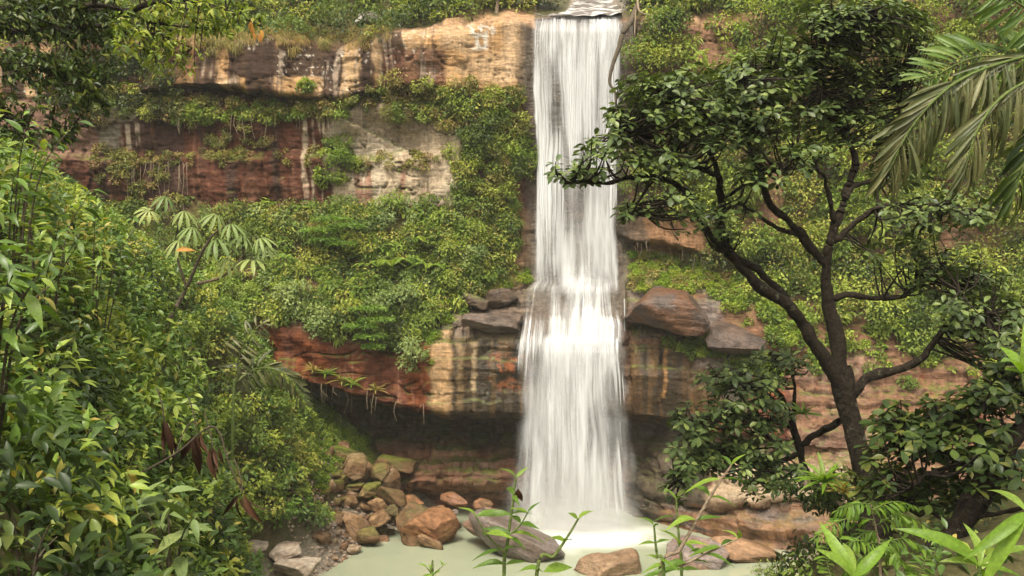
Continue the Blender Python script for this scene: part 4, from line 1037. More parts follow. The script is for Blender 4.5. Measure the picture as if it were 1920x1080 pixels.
def mounds(bag, Cn, R, Nrm, per, size, T, mat, rg, up=0.55, droop=0.3, flat=0.75, spread=0.22):
    """bushy clumps: leaves through the outer part of lumpy balls at Cn"""
    n = len(Cn)
    if n == 0: return
    cnt = np.maximum(8, (per * (R / R.mean()) ** 1.6).astype(int))
    idx = np.repeat(np.arange(n), cnt)
    N_ = len(idx)
    U = rnd_dirs(N_, rg)
    U = nrm(U + Nrm[idx] * 0.55)
    rho = 0.45 + 0.6 * rg.random(N_) ** 0.6
    lump = 0.7 + 0.6 * noise(U[:, 0] * 2 + idx * 3.1, U[:, 1] * 2, U[:, 2] * 2, 400)
    P = Cn[idx] + U * (R[idx] * rho * lump)[:, None] * np.array([1, 1, flat])
    D = nrm(U * 0.7 + rnd_dirs(N_, rg) * 0.75 + np.array([0, 0, -droop]))
    Nh = nrm(np.array([0, -0.15, up]) + U * 0.5 + rnd_dirs(N_, rg) * 0.45)
    s = size * rg.uniform(0.6, 1.35, N_)
    base_r = rg.random(n)
    rr = np.clip(0.03 + base_r[idx] * 0.84 + rg.normal(0, spread * 0.32, N_), 0.0, 0.97)
    bag.add(T, mat, P, D, Nh, s, rr)


def in_poly(px, py, poly):
    poly = np.array(poly, float); ins = np.zeros(px.shape, bool)
    j = len(poly) - 1
    for i in range(len(poly)):
        xi, yi = poly[i]; xj, yj = poly[j]
        c = ((yi > py) != (yj > py)) & (px < (xj - xi) * (py - yi) / (yj - yi + 1e-12) + xi)
        ins ^= c; j = i
    return ins

# cliff surface samples
_cs = CLIFF_S.reshape(-1, 3); _cn = CLIFF_N.reshape(-1, 3)
_cpx, _cpy = CLIFF_PX.ravel(), CLIFF_PY.ravel()
_du = np.linalg.norm(np.gradient(CLIFF_S, axis=1), axis=-1); _dv = np.linalg.norm(np.gradient(CLIFF_S, axis=0), axis=-1)
_area = (_du * _dv).ravel()
_wx = _cpx + (fbm(_cpx / 30, _cpy / 30, 0, 501, 4) - 0.5) * 46
_wy = _cpy + (fbm(_cpx / 30, _cpy / 30, 5, 502, 4) - 0.5) * 34
_patch = fbm(_cpx / 22, _cpy / 22, 2, 503, 3)


def cliff_pts(poly, n, rg, thin=0.0, warp=True):
    m = in_poly(_wx if warp else _cpx, _wy if warp else _cpy, poly) & (_patch > thin)
    w = _area * m
    if w.sum() <= 0: return np.zeros((0, 3)), np.zeros((0, 3))
    i = rg.choice(len(w), n, p=w / w.sum())
    return _cs[i], _cn[i]


def cover(bag, poly, n, r0, r1, per, size, T, mat, rg, thin=0.0, push=0.4, **k):
    P, Nv = cliff_pts(poly, n, rg, thin)
    if len(P) == 0: return
    R = rg.uniform(r0, r1, len(P))
    mounds(bag, P + Nv * (R * push)[:, None], R, Nv, per, size, T, mat, rg, **k)


rg = np.random.default_rng(21)
# hillside above the cliff
b = Bag()
HILL = [(-200, -60), (1040, -60), (1035, 22), (900, 26), (850, 34), (800, 52), (740, 56), (690, 76), (600, 72), (500, 74), (400, 66), (230, 84), (-200, 120)]
cover(b, HILL, 260, 0.35, 0.9, 120, 0.17, T_SMALL, G['cliff'], rg)
cover(b, HILL, 80, 0.5, 1.1, 150, 0.17, T_SMALL, G['dark'], rg)
cover(b, [(400, 20), (720, 30), (720, 84), (400, 80)], 90, 0.2, 0.45, 60, 0.16, T_GRASS, G['dry'], rg, droop=0.9)
cover(b, [(330, 52), (740, 52), (740, 92), (330, 90)], 120, 0.15, 0.35, 70, 0.34, T_GRASS, G['dry'], rg, droop=1.3)
tag(b.build('hillside_undergrowth'), 'tangled green and straw coloured undergrowth along the cliff top left of the falls', 'undergrowth', kind='stuff')
# upper ledge fringe
b = Bag()
LEDGE1 = [(160, 150), (330, 178), (440, 196), (640, 190), (660, 158), (760, 148), (960, 166), (985, 192), (962, 226), (850, 236), (760, 226), (700, 198), (600, 218), (500, 222), (430, 214), (330, 226), (160, 214)]
cover(b, LEDGE1, 230, 0.15, 0.42, 85, 0.12, T_SMALL, G['brownish'], rg)
cover(b, LEDGE1, 120, 0.15, 0.38, 80, 0.13, T_SMALL, G['cliff'], rg)
cover(b, [(330, 196), (660, 200), (640, 222), (430, 226), (330, 230)], 80, 0.15, 0.32, 70, 0.13, T_SMALL, G['bright'], rg)
tag(b.build('ledge_greenery'), 'hanging greenery lining the ledge under the upper cliff wall', 'greenery', kind='stuff')
# creepers on the middle walls
b = Bag()
MIDL = [(180, 280), (330, 284), (600, 284), (640, 296), (860, 284), (858, 318), (700, 312), (620, 322), (560, 312), (330, 312), (280, 350), (180, 340)]
cover(b, MIDL, 110, 0.10, 0.24, 60, 0.11, T_SMALL, G['brownish'], rg)
cover(b, [(340, 200), (500, 205), (520, 290), (380, 300)], 60, 0.08, 0.22, 50, 0.10, T_SMALL, G['brownish'], rg, thin=0.46)
cover(b, [(100, 90), (330, 100), (350, 200), (240, 210), (100, 190)], 90, 0.2, 0.5, 90, 0.13, T_SMALL, G['dark'], rg)
cover(b, [(600, 255), (670, 265), (680, 330), (600, 350)], 26, 0.15, 0.4, 90, 0.13, T_SMALL, G['bright'], rg)
cover(b, [(180, 280), (330, 290), (340, 400), (240, 380)], 40, 0.12, 0.3, 80, 0.12, T_SMALL, G['brownish'], rg, thin=0.4)
tag(b.build('wall_creepers'), 'brownish green creepers along the thin middle ledge of the cliff wall', 'creepers', kind='stuff')
# green column beside the falls and the steep leafy slope
b = Bag()
COLM = [(770, 200), (900, 180), (966, 172), (985, 260), (1002, 320), (962, 352), (950, 500), (900, 530), (820, 530), (800, 420), (856, 380), (842, 300), (872, 240)]
cover(b, COLM, 210, 0.2, 0.55, 120, 0.12, T_SMALL, G['cliff'], rg)
cover(b, COLM, 60, 0.2, 0.5, 110, 0.13, T_SMALL, G['brownish'], rg)
cover(b, COLM, 40, 0.2, 0.5, 110, 0.14, T_SMALL, G['bright'], rg)
cover(b, [(945, 262), (1004, 262), (1004, 330), (950, 350)], 30, 0.15, 0.35, 110, 0.10, T_SMALL, G['moss'], rg)
cover(b, [(940, 350), (962, 350), (960, 480), (940, 480)], 16, 0.12, 0.25, 80, 0.10, T_SMALL, G['moss'], rg)
SLOPE = [(380, 395), (600, 382), (860, 384), (960, 420), (955, 500), (930, 530), (860, 560), (820, 590), (800, 620), (770, 660), (700, 640), (620, 620), (560, 600), (480, 605), (400, 560)]
cover(b, SLOPE, 230, 0.25, 0.65, 150, 0.13, T_SMALL, G['cliff'], rg)
cover(b, SLOPE, 90, 0.25, 0.6, 140, 0.13, T_SMALL, G['bright'], rg)
cover(b, SLOPE, 70, 0.25, 0.6, 140, 0.13, T_SMALL, G['pale'], rg)
cover(b, [(390, 385), (620, 380), (640, 440), (540, 460), (420, 450)], 120, 0.15, 0.4, 80, 0.10, T_SMALL, G['brownish'], rg)
cover(b, [(800, 540), (1000, 512), (1000, 532), (900, 560), (850, 590), (800, 680)], 120, 0.08, 0.22, 70, 0.08, T_SMALL, G['moss'], rg)
cover(b, [(860, 520), (985, 512), (960, 545), (870, 560)], 60, 0.08, 0.2, 50, 0.16, T_GRASS, G['dry'], rg)
cover(b, SLOPE, 60, 0.25, 0.5, 60, 0.26, T_OVATE, G['bright'], rg, droop=0.5)
cover(b, SLOPE, 60, 0.2, 0.5, 60, 0.30, T_LANCE, G['cliff'], rg, droop=0.6)
cover(b, COLM, 50, 0.2, 0.4, 50, 0.22, T_OVATE, G['cliff'], rg, droop=0.6)
cover(b, [(120, 380), (400, 385), (430, 600), (300, 580), (120, 480)], 150, 0.25, 0.55, 110, 0.13, T_SMALL, G['cliff'], rg)
tag(b.build('slope_greenery'), 'dense mixed greenery covering the steep slope left of the falls', 'greenery', kind='stuff')
# wall right of the falls
b = Bag()
RW = [(1186, -80), (2200, -80), (2200, 640), (1700, 640), (1560, 600), (1420, 560), (1345, 480), (1330, 400), (1190, 395)]
P, Nv = cliff_pts(RW, 950, rg, 0.0)
kp = ~(in_poly(*to_px(P), [(1262, 24), (1356, 30), (1360, 135), (1290, 140), (1268, 80)]))
P, Nv = P[kp], Nv[kp]
R = rg.uniform(0.3, 1.0, len(P)); kind = rg.random(len(P))
for lo, hi, mk, T, sz in ((0, .5, 'cliff', T_SMALL, 0.15), (.5, .74, 'bright', T_SMALL, 0.16), (.74, .9, 'dark', T_SMALL, 0.16), (.9, 1, 'brownish', T_SMALL, 0.14)):
    s_ = (kind >= lo) & (kind < hi)
    mounds(b, P[s_] + Nv[s_] * (R[s_] * 0.5)[:, None], R[s_], Nv[s_], 170, sz, T, G[mk], rg)
cover(b, RW, 120, 0.3, 0.7, 70, 0.28, T_OVATE, G['bright'], rg, droop=0.6)
cover(b, RW, 90, 0.3, 0.6, 60, 0.34, T_LANCE, G['cliff'], rg, droop=0.7)
tag(b.build('right_wall_greenery'), 'thick green jungle covering the cliff wall right of the falls', 'greenery', kind='stuff')
b = Bag()
cover(b, [(1186, 478), (1300, 490), (1430, 525), (1500, 590), (1420, 580), (1340, 556), (1190, 538)], 170, 0.1, 0.28, 90, 0.09, T_SMALL, G['moss'], rg)
cover(b, [(1186, 478), (1300, 490), (1430, 525), (1500, 590), (1340, 556), (1190, 538)], 60, 0.1, 0.3, 70, 0.11, T_SMALL, G['brownish'], rg)
cover(b, [(1290, 540), (1500, 570), (1540, 660), (1460, 640), (1340, 560)], 80, 0.12, 0.35, 90, 0.12, T_SMALL, G['bright'], rg)
cover(b, [(1240, 628), (1400, 640), (1480, 690), (1450, 720), (1360, 680), (1250, 650)], 80, 0.1, 0.3, 90, 0.12, T_SMALL, G['bright'], rg)
cover(b, [(1400, 560), (1900, 560), (1900, 720), (1700, 720), (1600, 690), (1450, 690)], 110, 0.12, 0.4, 110, 0.14, T_SMALL, G['bright'], rg, thin=0.47)
cover(b, [(1800, 400), (2100, 380), (2100, 520), (1800, 520)], 60, 0.2, 0.5, 90, 0.18, T_GRASS, G['dry'], rg)
tag(b.build('right_slope_moss'), 'mossy patches and low leafy plants on the rock shelves right of the falls', 'moss', kind='stuff')
vt = []
for poly, nv_, l0, l1 in (([(330, 186), (700, 190), (700, 215), (330, 222)], 46, 0.4, 1.5), ([(560, 700), (800, 752), (800, 765), (560, 712)], 24, 0.3, 1.0), ([(1190, 446), (1340, 470), (1340, 486), (1190, 462)], 14, 0.3, 0.8), ([(240, 300), (360, 304), (360, 320), (240, 316)], 22, 0.6, 1.8)):
    P_, N_v = cliff_pts(poly, nv_, rg, 0.0, False)
    for p_, n_ in zip(P_, N_v):
        l_ = rg.uniform(l0, l1); q_ = p_ + np.array([0, -0.25, 0])
        vt.append((q_, q_ + np.array([rg.normal(0, .05), -.04, -l_ * .5]), q_ + np.array([rg.normal(0, .12), rg.normal(0, .05), -l_])))
# little plants under the overhang on the left
gxs, gys = rg.uniform(-10.5, -3.5, 9000), rg.uniform(34.8, 39.6, 9000)
gzs = ground_z(gxs, gys); P = np.stack([gxs, gys, gzs], -1); qx, qy = to_px(P)
kp = in_poly(qx, qy, [(540, 720), (640, 750), (770, 790), (740, 830), (650, 850), (600, 930), (540, 960), (500, 800)])
P = P[kp][:420]
b = Bag()
R = rg.uniform(0.12, 0.32, len(P)); Nv = np.tile([[0.2, -0.5, 0.8]], (len(P), 1))
h_ = len(P) // 2
mounds(b, P[:h_], R[:h_], Nv[:h_], 70, 0.11, T_SMALL, G['bright'], rg)
mounds(b, P[h_:], R[h_:], Nv[h_:], 70, 0.09, T_SMALL, G['moss'], rg)
tag(b.build('overhang_ground_cover'), 'bright green ground cover on the slope under the left overhang', 'ground cover', kind='stuff')
#@@PART4
# ------------------------------------------------------------------ stems and tubes
def catmull(P, n):
    P = np.asarray(P, float)
    if len(P) == 2:
        t = np.linspace(0, 1, n)[:, None]; return P[0] * (1 - t) + P[1] * t
    Q = np.vstack([2 * P[0] - P[1], P, 2 * P[-1] - P[-2]])
    out = []
    m = len(P) - 1
    for t in np.linspace(0, m, n):
        i = min(int(t), m - 1); f = t - i
        a, b_, c, d = Q[i], Q[i + 1], Q[i + 2], Q[i + 3]
        out.append(0.5 * (2 * b_ + (c - a) * f + (2 * a - 5 * b_ + 4 * c - d) * f ** 2 + (3 * b_ - a - 3 * c + d) * f ** 3))
    return np.array(out)


class Tubes:
    def __init__(self): self.V, self.F, self.n = [], [], 0
    def add(self, P, r, k=6, bumps=0.0, seed=0):
        P = np.asarray(P, float); r = np.broadcast_to(np.asarray(r, float), (len(P),))
        T = nrm(np.gradient(P, axis=0))
        ref = np.where(np.abs(T[:, 2:3]) > 0.9, np.array([[1.0, 0, 0]]), np.array([[0, 0, 1.0]]))
        A = nrm(np.cross(T, ref)); B = np.cross(T, A)
        th = np.arange(k) / k * 2 * np.pi
        ring = np.cos(th)[None, :, None] * A[:, None] + np.sin(th)[None, :, None] * B[:, None]
        rr = r[:, None] + 0 * th[None]
        if bumps:
            q = (P[:, None] + ring * rr[..., None])
            sc = 0.45 / max(r.max(), 0.02)
            rr = rr * (1 + bumps * 1.5 * (fbm(q[..., 0] * sc, q[..., 1] * sc, q[..., 2] * sc * 0.7, 600 + seed, 4) - 0.5))
        V = P[:, None] + ring * rr[..., None]
        n = len(P)
        i = np.arange(n * k).reshape(n, k) + self.n
        j = np.roll(i, -1, axis=1)
        q = np.stack([i[:-1], j[:-1], j[1:], i[1:]], -1).reshape(-1, 4)
        self.V.append(V.reshape(-1, 3)); self.F.append(q); self.n += n * k
    def build(self, name, mat, parent=None, origin=None):
        V = np.concatenate(self.V); Fq = np.concatenate(self.F)
        if origin is not None: V = V - np.array(origin)
        return link(name, mesh_from(name, V, Fq, np.full(len(Fq), 4)), mat, parent)


def tube_part(name, P, r, mat, parent, origin, n=None, k=8, bumps=0.0, seed=0):
    Q = catmull(P, n or max(6, 5 * len(P)))
    R = np.interp(np.linspace(0, 1, len(Q)), np.linspace(0, 1, len(np.atleast_1d(r))), np.atleast_1d(r))
    t = Tubes(); t.add(Q, R, k, bumps, seed)
    return t.build(name, mat, parent, origin)


_tm = {}
def leaf_mesh(T, mat, var=0):
    """shared mesh of one leaf, a few bends of it"""
    key = (id(T), mat.name, var)
    if key not in _tm:
        V = T[0].copy()
        V[:, 2] -= V[:, 1] ** 2 * (0.0, 0.18, 0.34)[var]
        V[:, 0] += np.sin(V[:, 1] * 2.5) * (0.0, 0.05, -0.06)[var]
        V[:, 2] += np.abs(V[:, 0]) * (0.0, 0.25, -0.25)[var]
        me = mesh_from('leaf', V, T[1], np.full(len(T[1]), 3), attrs={'rnd': np.zeros(len(V))})
        me.materials.append(mat)
        _tm[key] = me
    return _tm[key]


def leaf_objects(parent, origin, T, mat, P, D, Nh, s, rg, name='leaf', w=None):
    D = nrm(D); Xa = nrm(np.cross(D, Nh)); Za = np.cross(Xa, D)
    for i in range(len(P)):
        o = bpy.data.objects.new(name, leaf_mesh(T, mat, int(rg.integers(3))))
        COL.objects.link(o)
        sw = s[i] * (1 if w is None else w[i])
        M = Matrix(((Xa[i, 0] * sw, D[i, 0] * s[i], Za[i, 0] * s[i], P[i, 0] - origin[0]),
                    (Xa[i, 1] * sw, D[i, 1] * s[i], Za[i, 1] * s[i], P[i, 1] - origin[1]),
                    (Xa[i, 2] * sw, D[i, 2] * s[i], Za[i, 2] * s[i], P[i, 2] - origin[2]), (0, 0, 0, 1)))
        o.parent = parent
        o.matrix_basis = M


def leaves_split(parent, origin, T, mat, P, D, Nh, s, rg, nobj, stuffname='foliage', key=None):
    """the leaves that show largest become objects, the rest one foliage part"""
    P, D, Nh, s = map(np.asarray, (P, D, Nh, s))
    qx, qy = to_px(P)
    vis = (qx > -20) & (qx < 1940) & (qy > -20) & (qy < 1100)
    score = s / np.maximum(P[:, 1], 0.5) * vis - 0.0 * P[:, 1]
    face = np.abs(np.einsum('ij,ij->i', nrm(P - np.array([0, 0, CAMZ])), nrm(Nh)))
    front = (P[:, 1].max() - P[:, 1]) / (np.ptp(P[:, 1]) + 1e-6)
    score = score * (0.4 + face) * (0.35 + front)
    order = np.argsort(-score)
    a, r = order[:nobj], order[nobj:]
    a = a[vis[a]]
    leaf_objects(parent, origin, T, mat, P[a], D[a], Nh[a], s[a], rg)
    if len(r):
        bg_ = Bag(); bg_.add(T, mat, P[r], D[r], Nh[r], s[r], rg.random(len(r)))
        o = bg_.build(stuffname, parent, origin); o['kind'] = 'stuff'


def shrub(name, label, cat, px, Y, H, spread, nst, T, lsize, gap, mat, seed, nobj=60, lean=(0, -0.15), group=None, start=0.25, z=None, pair=False, stemmat=None, whorl=1, r0=0.012):
    rg = np.random.default_rng(seed)
    bx = (px - 960) / F * Y
    bz = float(ground_z(np.array([bx]), np.array([Y]))[0]) - 0.05 if z is None else z
    org = np.array([bx, Y, bz])
    e = empty(name, org, label, cat, group)
    P, D, Nh, s = [], [], [], []
    tb = Tubes()
    for i in range(nst):
        a = rg.uniform(0, 2 * np.pi); q = rg.uniform(0.25, 1.0)
        h = H * rg.uniform(0.65, 1.1)
        out = np.array([math.cos(a) * spread * q + lean[0], math.sin(a) * spread * q * 0.8 + lean[1], 0])
        b0 = org + np.array([math.cos(a), math.sin(a), 0]) * 0.12 * spread
        p1 = b0 + out * 0.35 + np.array([0, 0, h * 0.6]); p2 = b0 + out + np.array([0, 0, h * (1.0 - 0.22 * q)])
        C_ = catmull([b0, p1, p2], 26)
        tb.add(C_[::2], np.linspace(r0, r0 * 0.3, 13), 5)
        Ln = np.linalg.norm(np.diff(C_, axis=0), axis=1).sum()
        n = max(4, int(Ln * (1 - start) / gap))
        tt = np.linspace(start, 1.0, n)
        side = rg.uniform(0, 6.28)
        for k, t in enumerate(tt):
            f = t * 25; i0 = min(int(f), 24)
            p = C_[i0] + (C_[i0 + 1] - C_[i0]) * (f - i0); tg = nrm(C_[i0 + 1] - C_[i0])
            for q2 in range(2 if pair else whorl):
                ang = side + k * (1.57 if pair else 2.4) + q2 * (math.pi if pair else 6.283 / max(whorl, 1))
                ref = nrm(np.cross(tg, [0.3, 0.1, 0.95])); bi = np.cross(tg, ref)
                rad = math.cos(ang) * ref + math.sin(ang) * bi
                d = nrm(rad * 0.9 + tg * 0.45 + np.array([0, 0, -0.12 - 0.25 * rg.random()]))
                P.append(p + d * 0.02); D.append(d); Nh.append(nrm(np.array([0, -0.2, 0.9]) + rnd_dirs(1, rg)[0] * 0.45)); s.append(lsize * rg.uniform(0.45, 1.3) * (0.75 + 0.35 * math.sin(t * 2.6)))
    o = tb.build('stems', stemmat or TWIG, e, org)
    leaves_split(e, org, T, mat, P, D, Nh, s, rg, nobj)
    return e

tb_ = Tubes()
for a_, b_, c_ in vt: tb_.add(catmull([a_, b_, c_], 6), np.linspace(0.018, 0.008, 6), 4)
tag(tb_.build('hanging_roots', PALETWIG), 'thin trailing roots hanging from the ledges of the cliff', 'roots', kind='stuff')

# ------------------------------------------------------------------ left bank undergrowth
rg = np.random.default_rng(31)
N0 = 60000
ys = 4.0 + (37.5 - 4.0) * rg.random(N0) ** 0.8
xs = rg.uniform(-26, 1, N0)
zs = ground_z(xs, ys); P = np.stack([xs, ys, zs], -1); qx, qy = to_px(P)
kp = (qx > -140) & (qx < 640) & (qy > -200) & (qy < 1250) & (zs > 0.9)
kp &= ~((ys > 33) & (qx > 560)) & ~((qx > 395) & (qy > 975) & (ys > 23))
P = P[kp]; ys = P[:, 1]
gn_ = np.stack([ground_z(P[:, 0] - 0.15, ys) - ground_z(P[:, 0] + 0.15, ys), ground_z(P[:, 0], ys - 0.15) - ground_z(P[:, 0], ys + 0.15), np.full(len(P), 0.3)], -1)
gn_ = nrm(gn_)
sel = rg.permutation(len(P))
patchn = fbm(P[:, 0] * 0.45, P[:, 1] * 0.45, 0, 610, 3) + rg.normal(0, 0.06, len(P))
def bank_layer(ymin, ymax, count, r0, r1, per, size, T, mk, lo, hi):
    m = (ys >= ymin) & (ys < ymax) & (patchn >= lo) & (patchn < hi)
    ii = rg.choice(np.nonzero(m)[0], min(count, int(m.sum())), replace=False, p=(1 / gn_[m, 2]) / (1 / gn_[m, 2]).sum()) if m.any() else []
    R = rg.uniform(r0, r1, len(ii))
    if len(ii): mounds(bk, P[ii] + gn_[ii] * (R * 0.5)[:, None], R, gn_[ii], per, size, T, G[mk], rg, up=0.8)
bk = Bag()
bank_layer(4, 12, 220, 0.18, 0.42, 45, 0.13, T_OVATE, 'bank', 0, 0.52)
bank_layer(4, 12, 120, 0.18, 0.40, 45, 0.12, T_OVATE, 'dark', 0.52, 1)
bank_layer(12, 22, 330, 0.3, 0.7, 75, 0.16, T_OVATE, 'bank', 0, 0.5)
bank_layer(12, 22, 160, 0.3, 0.6, 75, 0.14, T_SMALL, 'cliff', 0.5, 0.57)
bank_layer(12, 22, 120, 0.3, 0.6, 75, 0.15, T_OVATE, 'dark', 0.57, 1)
bank_layer(22, 38, 760, 0.25, 0.6, 110, 0.16, T_SMALL, 'bank', 0, 0.5)
bank_layer(22, 38, 480, 0.25, 0.6, 110, 0.15, T_SMALL, 'cliff', 0.5, 1)
tag(bk.build('bank_undergrowth'), 'dense leafy undergrowth covering the steep left bank', 'undergrowth', kind='stuff')

SG = 'leafy shrubs on the left bank'
LS = [  # px, Y, height, spread, stems, template, leaf, gap, material, objects, label
    (-30, 5.2, 1.35, 0.55, 12, T_BIG, 0.20, 0.075, 'bank', 70, 'broad leaved shrub at the left edge with long drooping leaves'),
    (110, 6.6, 1.6, 0.6, 10, T_BIG, 0.19, 0.075, 'bank', 70, 'glossy shrub beside the left edge shrub, halfway up the picture'),
    (10, 8.2, 2.4, 0.8, 13, T_BIG, 0.21, 0.08, 'bank', 60, 'tall leafy shrub below the dark overhanging tree at left'),
    (215, 8.6, 1.1, 0.7, 12, T_OVATE, 0.15, 0.06, 'cliff', 60, 'yellowish green shrub in the middle of the left bank'),
    (170, 12, 2.3, 1.0, 12, T_BIG, 0.19, 0.08, 'bank', 45, 'shrub below the reddish cliff wall at upper left'),
    (300, 12.5, 1.8, 1.0, 11, T_OVATE, 0.17, 0.07, 'bank', 45, 'dense dark green shrub in front of the palmate leaved tree'),
    (355, 16.5, 2.0, 1.2, 12, T_OVATE, 0.20, 0.08, 'bank', 40, 'rounded shrub left of the small palm frond'),
    (90, 5.6, 0.85, 0.5, 9, T_LANCE, 0.20, 0.06, 'bank', 45, 'low shrub with narrow leaves near the lower left corner'),
    (250, 19, 1.6, 1.1, 12, T_OVATE, 0.20, 0.09, 'pale', 35, 'pale leaved shrub high on the left bank below the red wall'),
    (420, 21, 1.6, 1.2, 13, T_OVATE, 0.21, 0.09, 'bank', 35, 'bush of small pointed leaves above the small palm frond'),
    (470, 26, 1.5, 1.3, 12, T_OVATE, 0.22, 0.1, 'bank', 30, 'bush under the small palm frond facing the dark hollow'),
    (500, 30, 1.2, 1.2, 12, T_LANCE, 0.26, 0.09, 'cliff', 30, 'feathery low bush above the gravel shore'),
    (190, 6.6, 0.7, 0.5, 8, T_LANCE, 0.17, 0.055, 'sapling', 45, 'light green shoots near the bottom of the left bank'),
    (75, 9.6, 2.7, 0.8, 9, T_BIG, 0.23, 0.10, 'bank', 50, 'tallest loose shrub rising against the red cliff at upper left'),
    (240, 14.5, 2.4, 1.1, 9, T_LANCE, 0.26, 0.09, 'pale', 45, 'shrub with long narrow arching leaves left of the palmate tree'),
    (30, 4.3, 0.65, 0.4, 8, T_BIG, 0.14, 0.06, 'dark', 40, 'dark leafy shoots in the bottom left corner'),
]
for k, (px, Y, H, sp, ns, T, ls, gap, mk, no, lb) in enumerate(LS):
    shrub('shrub', lb, 'shrub', px, Y, H, sp, ns + 2, T, ls * 0.82, gap * 0.82, G[mk], 700 + k, nobj=no, group=SG, start=0.2)
# light green sapling with large leaves
shrub('sapling', 'light green sapling with large ribbed leaves low on the left bank', 'sapling', 318, 7.2, 1.0, 0.42, 4, T_BIG, 0.27, 0.08, G['pale'], 760, nobj=60, start=0.35, z=float(at(300, 1120, 7.2)[2]))

# ------------------------------------------------------------------ palmate leaved tree (left)
def palmate(lobes=9):
    V, Fs = [], []
    for k in range(lobes):
        a = math.radians(-140 + 280 * k / (lobes - 1))
        Ln = 1.0 - 0.32 * abs(k - (lobes - 1) / 2) / ((lobes - 1) / 2)
        d = np.array([math.sin(a), math.cos(a), 0]); p = np.array([math.cos(a), -math.sin(a), 0])
        n0 = len(V)
        V.append((0, 0, 0))
        for y, w in ((0.3, 0.05), (0.6, 0.10), (0.82, 0.10), (0.95, 0.05)):
            z = -0.55 * y * y
            for q in (-1, 0, 1):
                V.append(tuple(d * Ln * y + p * w * q + np.array([0, 0, z + (0.04 if q else 0)])))
        V.append(tuple(d * Ln + np.array([0, 0, -0.62])))
        Fs += [(n0, n0 + 2, n0 + 1), (n0, n0 + 3, n0 + 2)]
        for r in range(3):
            a_ = n0 + 1 + 3 * r
            Fs += [(a_, a_ + 1, a_ + 4), (a_, a_ + 4, a_ + 3), (a_ + 1, a_ + 2, a_ + 5), (a_ + 1, a_ + 5, a_ + 4)]
        a_ = n0 + 10
        Fs += [(a_, a_ + 1, n0 + 13), (a_ + 1, a_ + 2, n0 + 13)]
    return np.array(V), np.array(Fs)
T_PALM9 = palmate()
rg = np.random.default_rng(41)
Yc = 18.0
bx = at(330, 900, Yc)[0]
org = np.array([bx, Yc, float(ground_z(np.array([bx]), np.array([Yc]))[0])])
e = empty('palmate_tree', org, 'small tree with large drooping hand shaped leaves reaching out over the left bank', 'tree')
top = at(380, 470, Yc)
tube_part('trunk', [org, at(310, 640, Yc), at(350, 540, Yc), top], [0.06, 0.05, 0.04, 0.03], TWIG, e, org)
tube_part('branch', [at(370, 532, Yc), at(410, 522, Yc - .2), at(440, 500, Yc - .3), at(455, 478, Yc - .3)], [0.035, 0.03, 0.025, 0.015], PALETWIG, e, org)
tube_part('branch', [top, at(400, 440, Yc), at(430, 420, Yc - .3)], [0.03, 0.02, 0.012], TWIG, e, org)
tube_part('branch', [at(350, 540, Yc), at(330, 470, Yc), at(335, 410, Yc - .3)], [0.03, 0.02, 0.012], TWIG, e, org)
hubs = [(455, 470), (425, 425), (340, 395), (390, 450)]
LV = [(405, 452, 0.62), (475, 492, 0.62), (432, 424, 0.5), (345, 400, 0.5), (405, 405, 0.5), (455, 446, 0.45), (487, 450, 0.45), (500, 468, 0.45), (360, 430, 0.5), (336, 455, 0.5), (425, 490, 0.5), (310, 372, 0.45), (280, 400, 0.5)]
pet = Tubes()
for k, (px, py, s) in enumerate(LV):
    p = at(px, py - 4, Yc - 0.5 - 0.25 * rg.random())
    h = min(hubs, key=lambda q: (q[0] - px) ** 2 + (q[1] - py) ** 2)
    hp = at(h[0], h[1], Yc - 0.15)
    pet.add(catmull([hp, (hp + p) / 2 + np.array([0, 0, 0.12]), p], 8), 0.008, 5)
    d = nrm(np.array([p[0] - hp[0] + 0.05, -0.6, -0.15]) + rg.normal(size=3) * 0.12)
    leaf_objects(e, org, T_PALM9, G['pale'], p[None], d[None], np.array([[0.1, -0.55, 0.83]]) + rg.normal(size=(1, 3)) * 0.12, np.array([s * 0.68]), rg)
pet.build('leaf_stalks', TWIG, e, org)
wl_ = empty('withered_leaf', at(342, 472, 17.0), 'orange withered leaf among the palmate leaves', 'leaf')
leaf_objects(wl_, at(342, 472, 17.0), T_BIG, G['orange'], at(330, 470, 17.0)[None], np.array([[1.0, -0.2, 0.25]]), np.array([[0.1, -0.8, 0.5]]), np.array([0.34]), rg)

# ------------------------------------------------------------------ dark overhanging tree, upper left
rg = np.random.default_rng(43)
Yt = 12.0
org = np.array([at(-420, 500, Yt)[0], Yt, 0.0]); org[2] = float(ground_z(org[:1], np.array([Yt]))[0]) - 0.2
e = empty('overhanging_tree', org, 'dark tree overhanging the upper left corner with fine yellow green leaves', 'tree')
tube_part('trunk', [org, at(-380, 300, Yt), at(-300, 120, Yt), at(-180, 30, Yt)], [0.28, 0.24, 0.2, 0.14], BARK, e, org, bumps=0.3)
BRN = [([(-180, 30), (0, 20), (140, 14), (230, 22), (290, 4), (360, 2), (430, 22), (490, 50)], 0.075),
       ([(-180, 40), (40, 60), (170, 48), (240, 58), (300, 66), (360, 90)], 0.05),
       ([(140, 14), (185, 10), (230, 20), (280, 40), (340, 50), (420, 58)], 0.045),
       ([(290, 4), (340, 16), (400, 30), (450, 48)], 0.03),
       ([(-150, 60), (-20, 110), (90, 130), (180, 170)], 0.05),
       ([(-150, 60), (-60, 180), (40, 230), (120, 260)], 0.05),
       ([(-100, -10), (60, -30), (200, -50), (330, -40)], 0.06)]
segs = []
